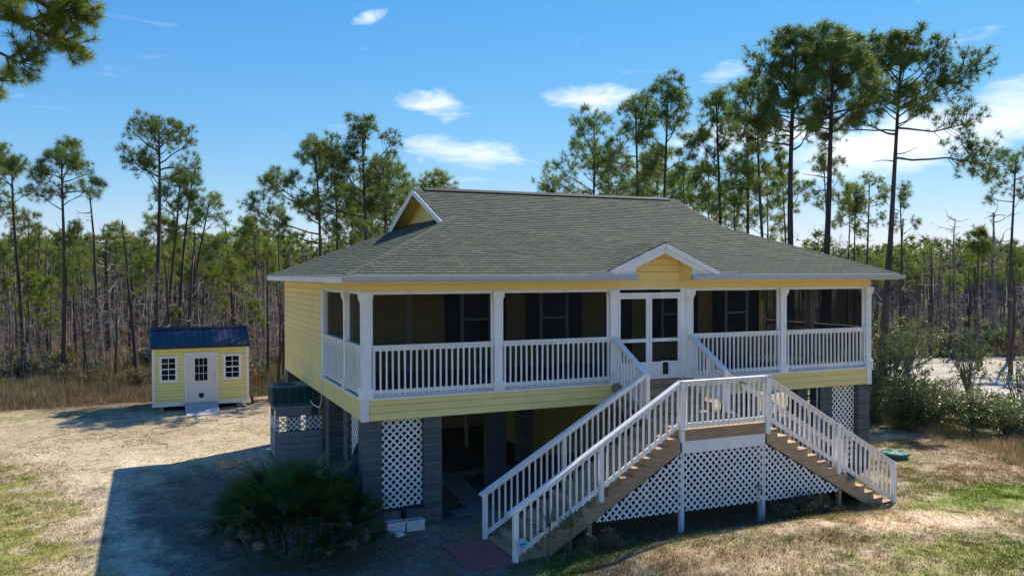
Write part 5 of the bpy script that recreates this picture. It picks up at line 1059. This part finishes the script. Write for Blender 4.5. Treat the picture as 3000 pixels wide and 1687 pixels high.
T3 = tall(22000, 17, 27, -4, 9, lambda x, y: (x > 18.3+.25*(y+2)+.9*(fbm(x*.7, y*.7, 44)-.5))*(x < 20.3+.25*(y+2)), .15, .5, .008, .022)
T3 = (T3[0], T3[1], T3[2]*[1.5, 1.5, 1.3])
T4 = tall(26000, 36, 95, 18, 75, lambda x, y: (np.hypot((x-37)/15, (y-12.5)/7.2) > 1.15)*1.0, .5, 1.2, .06, .12)
T5 = tall(3500, 3.2, 11.3, -3.35, -2.55, lambda x, y: (fbm(x*1.5, y*1.5, 45) > .42)*1.0, .06, .28, .006, .014)
stuff('tall_grass', 'tall dry brown grass along the edge of the woods', *cat_(T1, T2, T3, T4, T5))
# shells and gravel on the shaded drive
def pebbles(n, x, y, s, C):
    t = np.array([[-.5, -.3, 0], [.5, -.35, 0], [.1, .55, 0], [0, 0, .38]]); a = rng.uniform(0, 6.3, n); ca, sa = np.cos(a), np.sin(a)
    V = np.stack([x[:, None]+s[:, None]*(t[None, :, 0]*ca[:, None]-t[None, :, 1]*sa[:, None]), y[:, None]+s[:, None]*(t[None, :, 0]*sa[:, None]+t[None, :, 1]*ca[:, None]), ter(x, y)[:, None]+s[:, None]*t[None, :, 2]+.001], -1).reshape(-1, 3)
    F = (np.array([[0, 1, 3], [1, 2, 3], [2, 0, 3]])[None]+4*np.arange(n)[:, None, None]).reshape(-1, 3); return V, F, np.repeat(C, 4, 0)
x, y = rej(24000, -5.6, 2.6, -5.5, 6.5, lambda x, y: okyard(x, y)*sst(.38, .62, fbm(x*.8, y*.8, 50))*(x < 2.4-.35*np.maximum(0, -y-2))); n = len(x)
PB1 = pebbles(n, x, y, rng.uniform(.008, .024, n), np.array([.62, .54, .45])*rng.uniform(.15, 1.1, (n, 1)))
x, y = rej(5000, -7, 1, 5, 18, lambda x, y: okyard(x, y)*1.0); n = len(x)
PB2 = pebbles(n, x, y, rng.uniform(.015, .04, n), np.array([.6, .52, .4])*rng.uniform(.3, 1.2, (n, 1)))
stuff('shell_gravel', 'broken white shells and gravel on the shaded drive', *cat_(PB1, PB2), m='pebble_col')
x, y = rej(5200, 2.3, 18, -9.5, 2, lambda x, y: okyard(x, y)*(.2+.8*sst(.45, .62, fbm(x*1.1, y*1.1, 60)))); n = len(x)
LT = blades(n, x, y, rng.uniform(.002, .012, n), 9.0, rng.uniform(.015, .035, n), np.array([.20, .12, .07])*rng.uniform(.5, 1.6, (n, 1)), .006)
stuff('leaf_litter', 'scattered fallen twigs and brown leaves on the lawn', *LT)
tb = Bag()
for i in range(420):
    x = rnd.uniform(-9, 19); y = rnd.uniform(-9, 16)
    if not bool(okyard(np.array(x), np.array(y))): continue
    a = rnd.uniform(0, 6.3); l = rnd.uniform(.06, .4); z = float(ter(x, y))+.012; tb.tube(np.array([(x, y, z), (x+math.cos(a)*l*.5, y+math.sin(a)*l*.5, z+.012), (x+math.cos(a+.3)*l, y+math.sin(a+.3)*l, z)]), [.008, .007, .003], 3)
props(obj('fallen_twigs', tb.mesh('fallen_twigs', 'bark')), 'fallen twigs strewn over the yard', 'twigs', None, 'stuff')
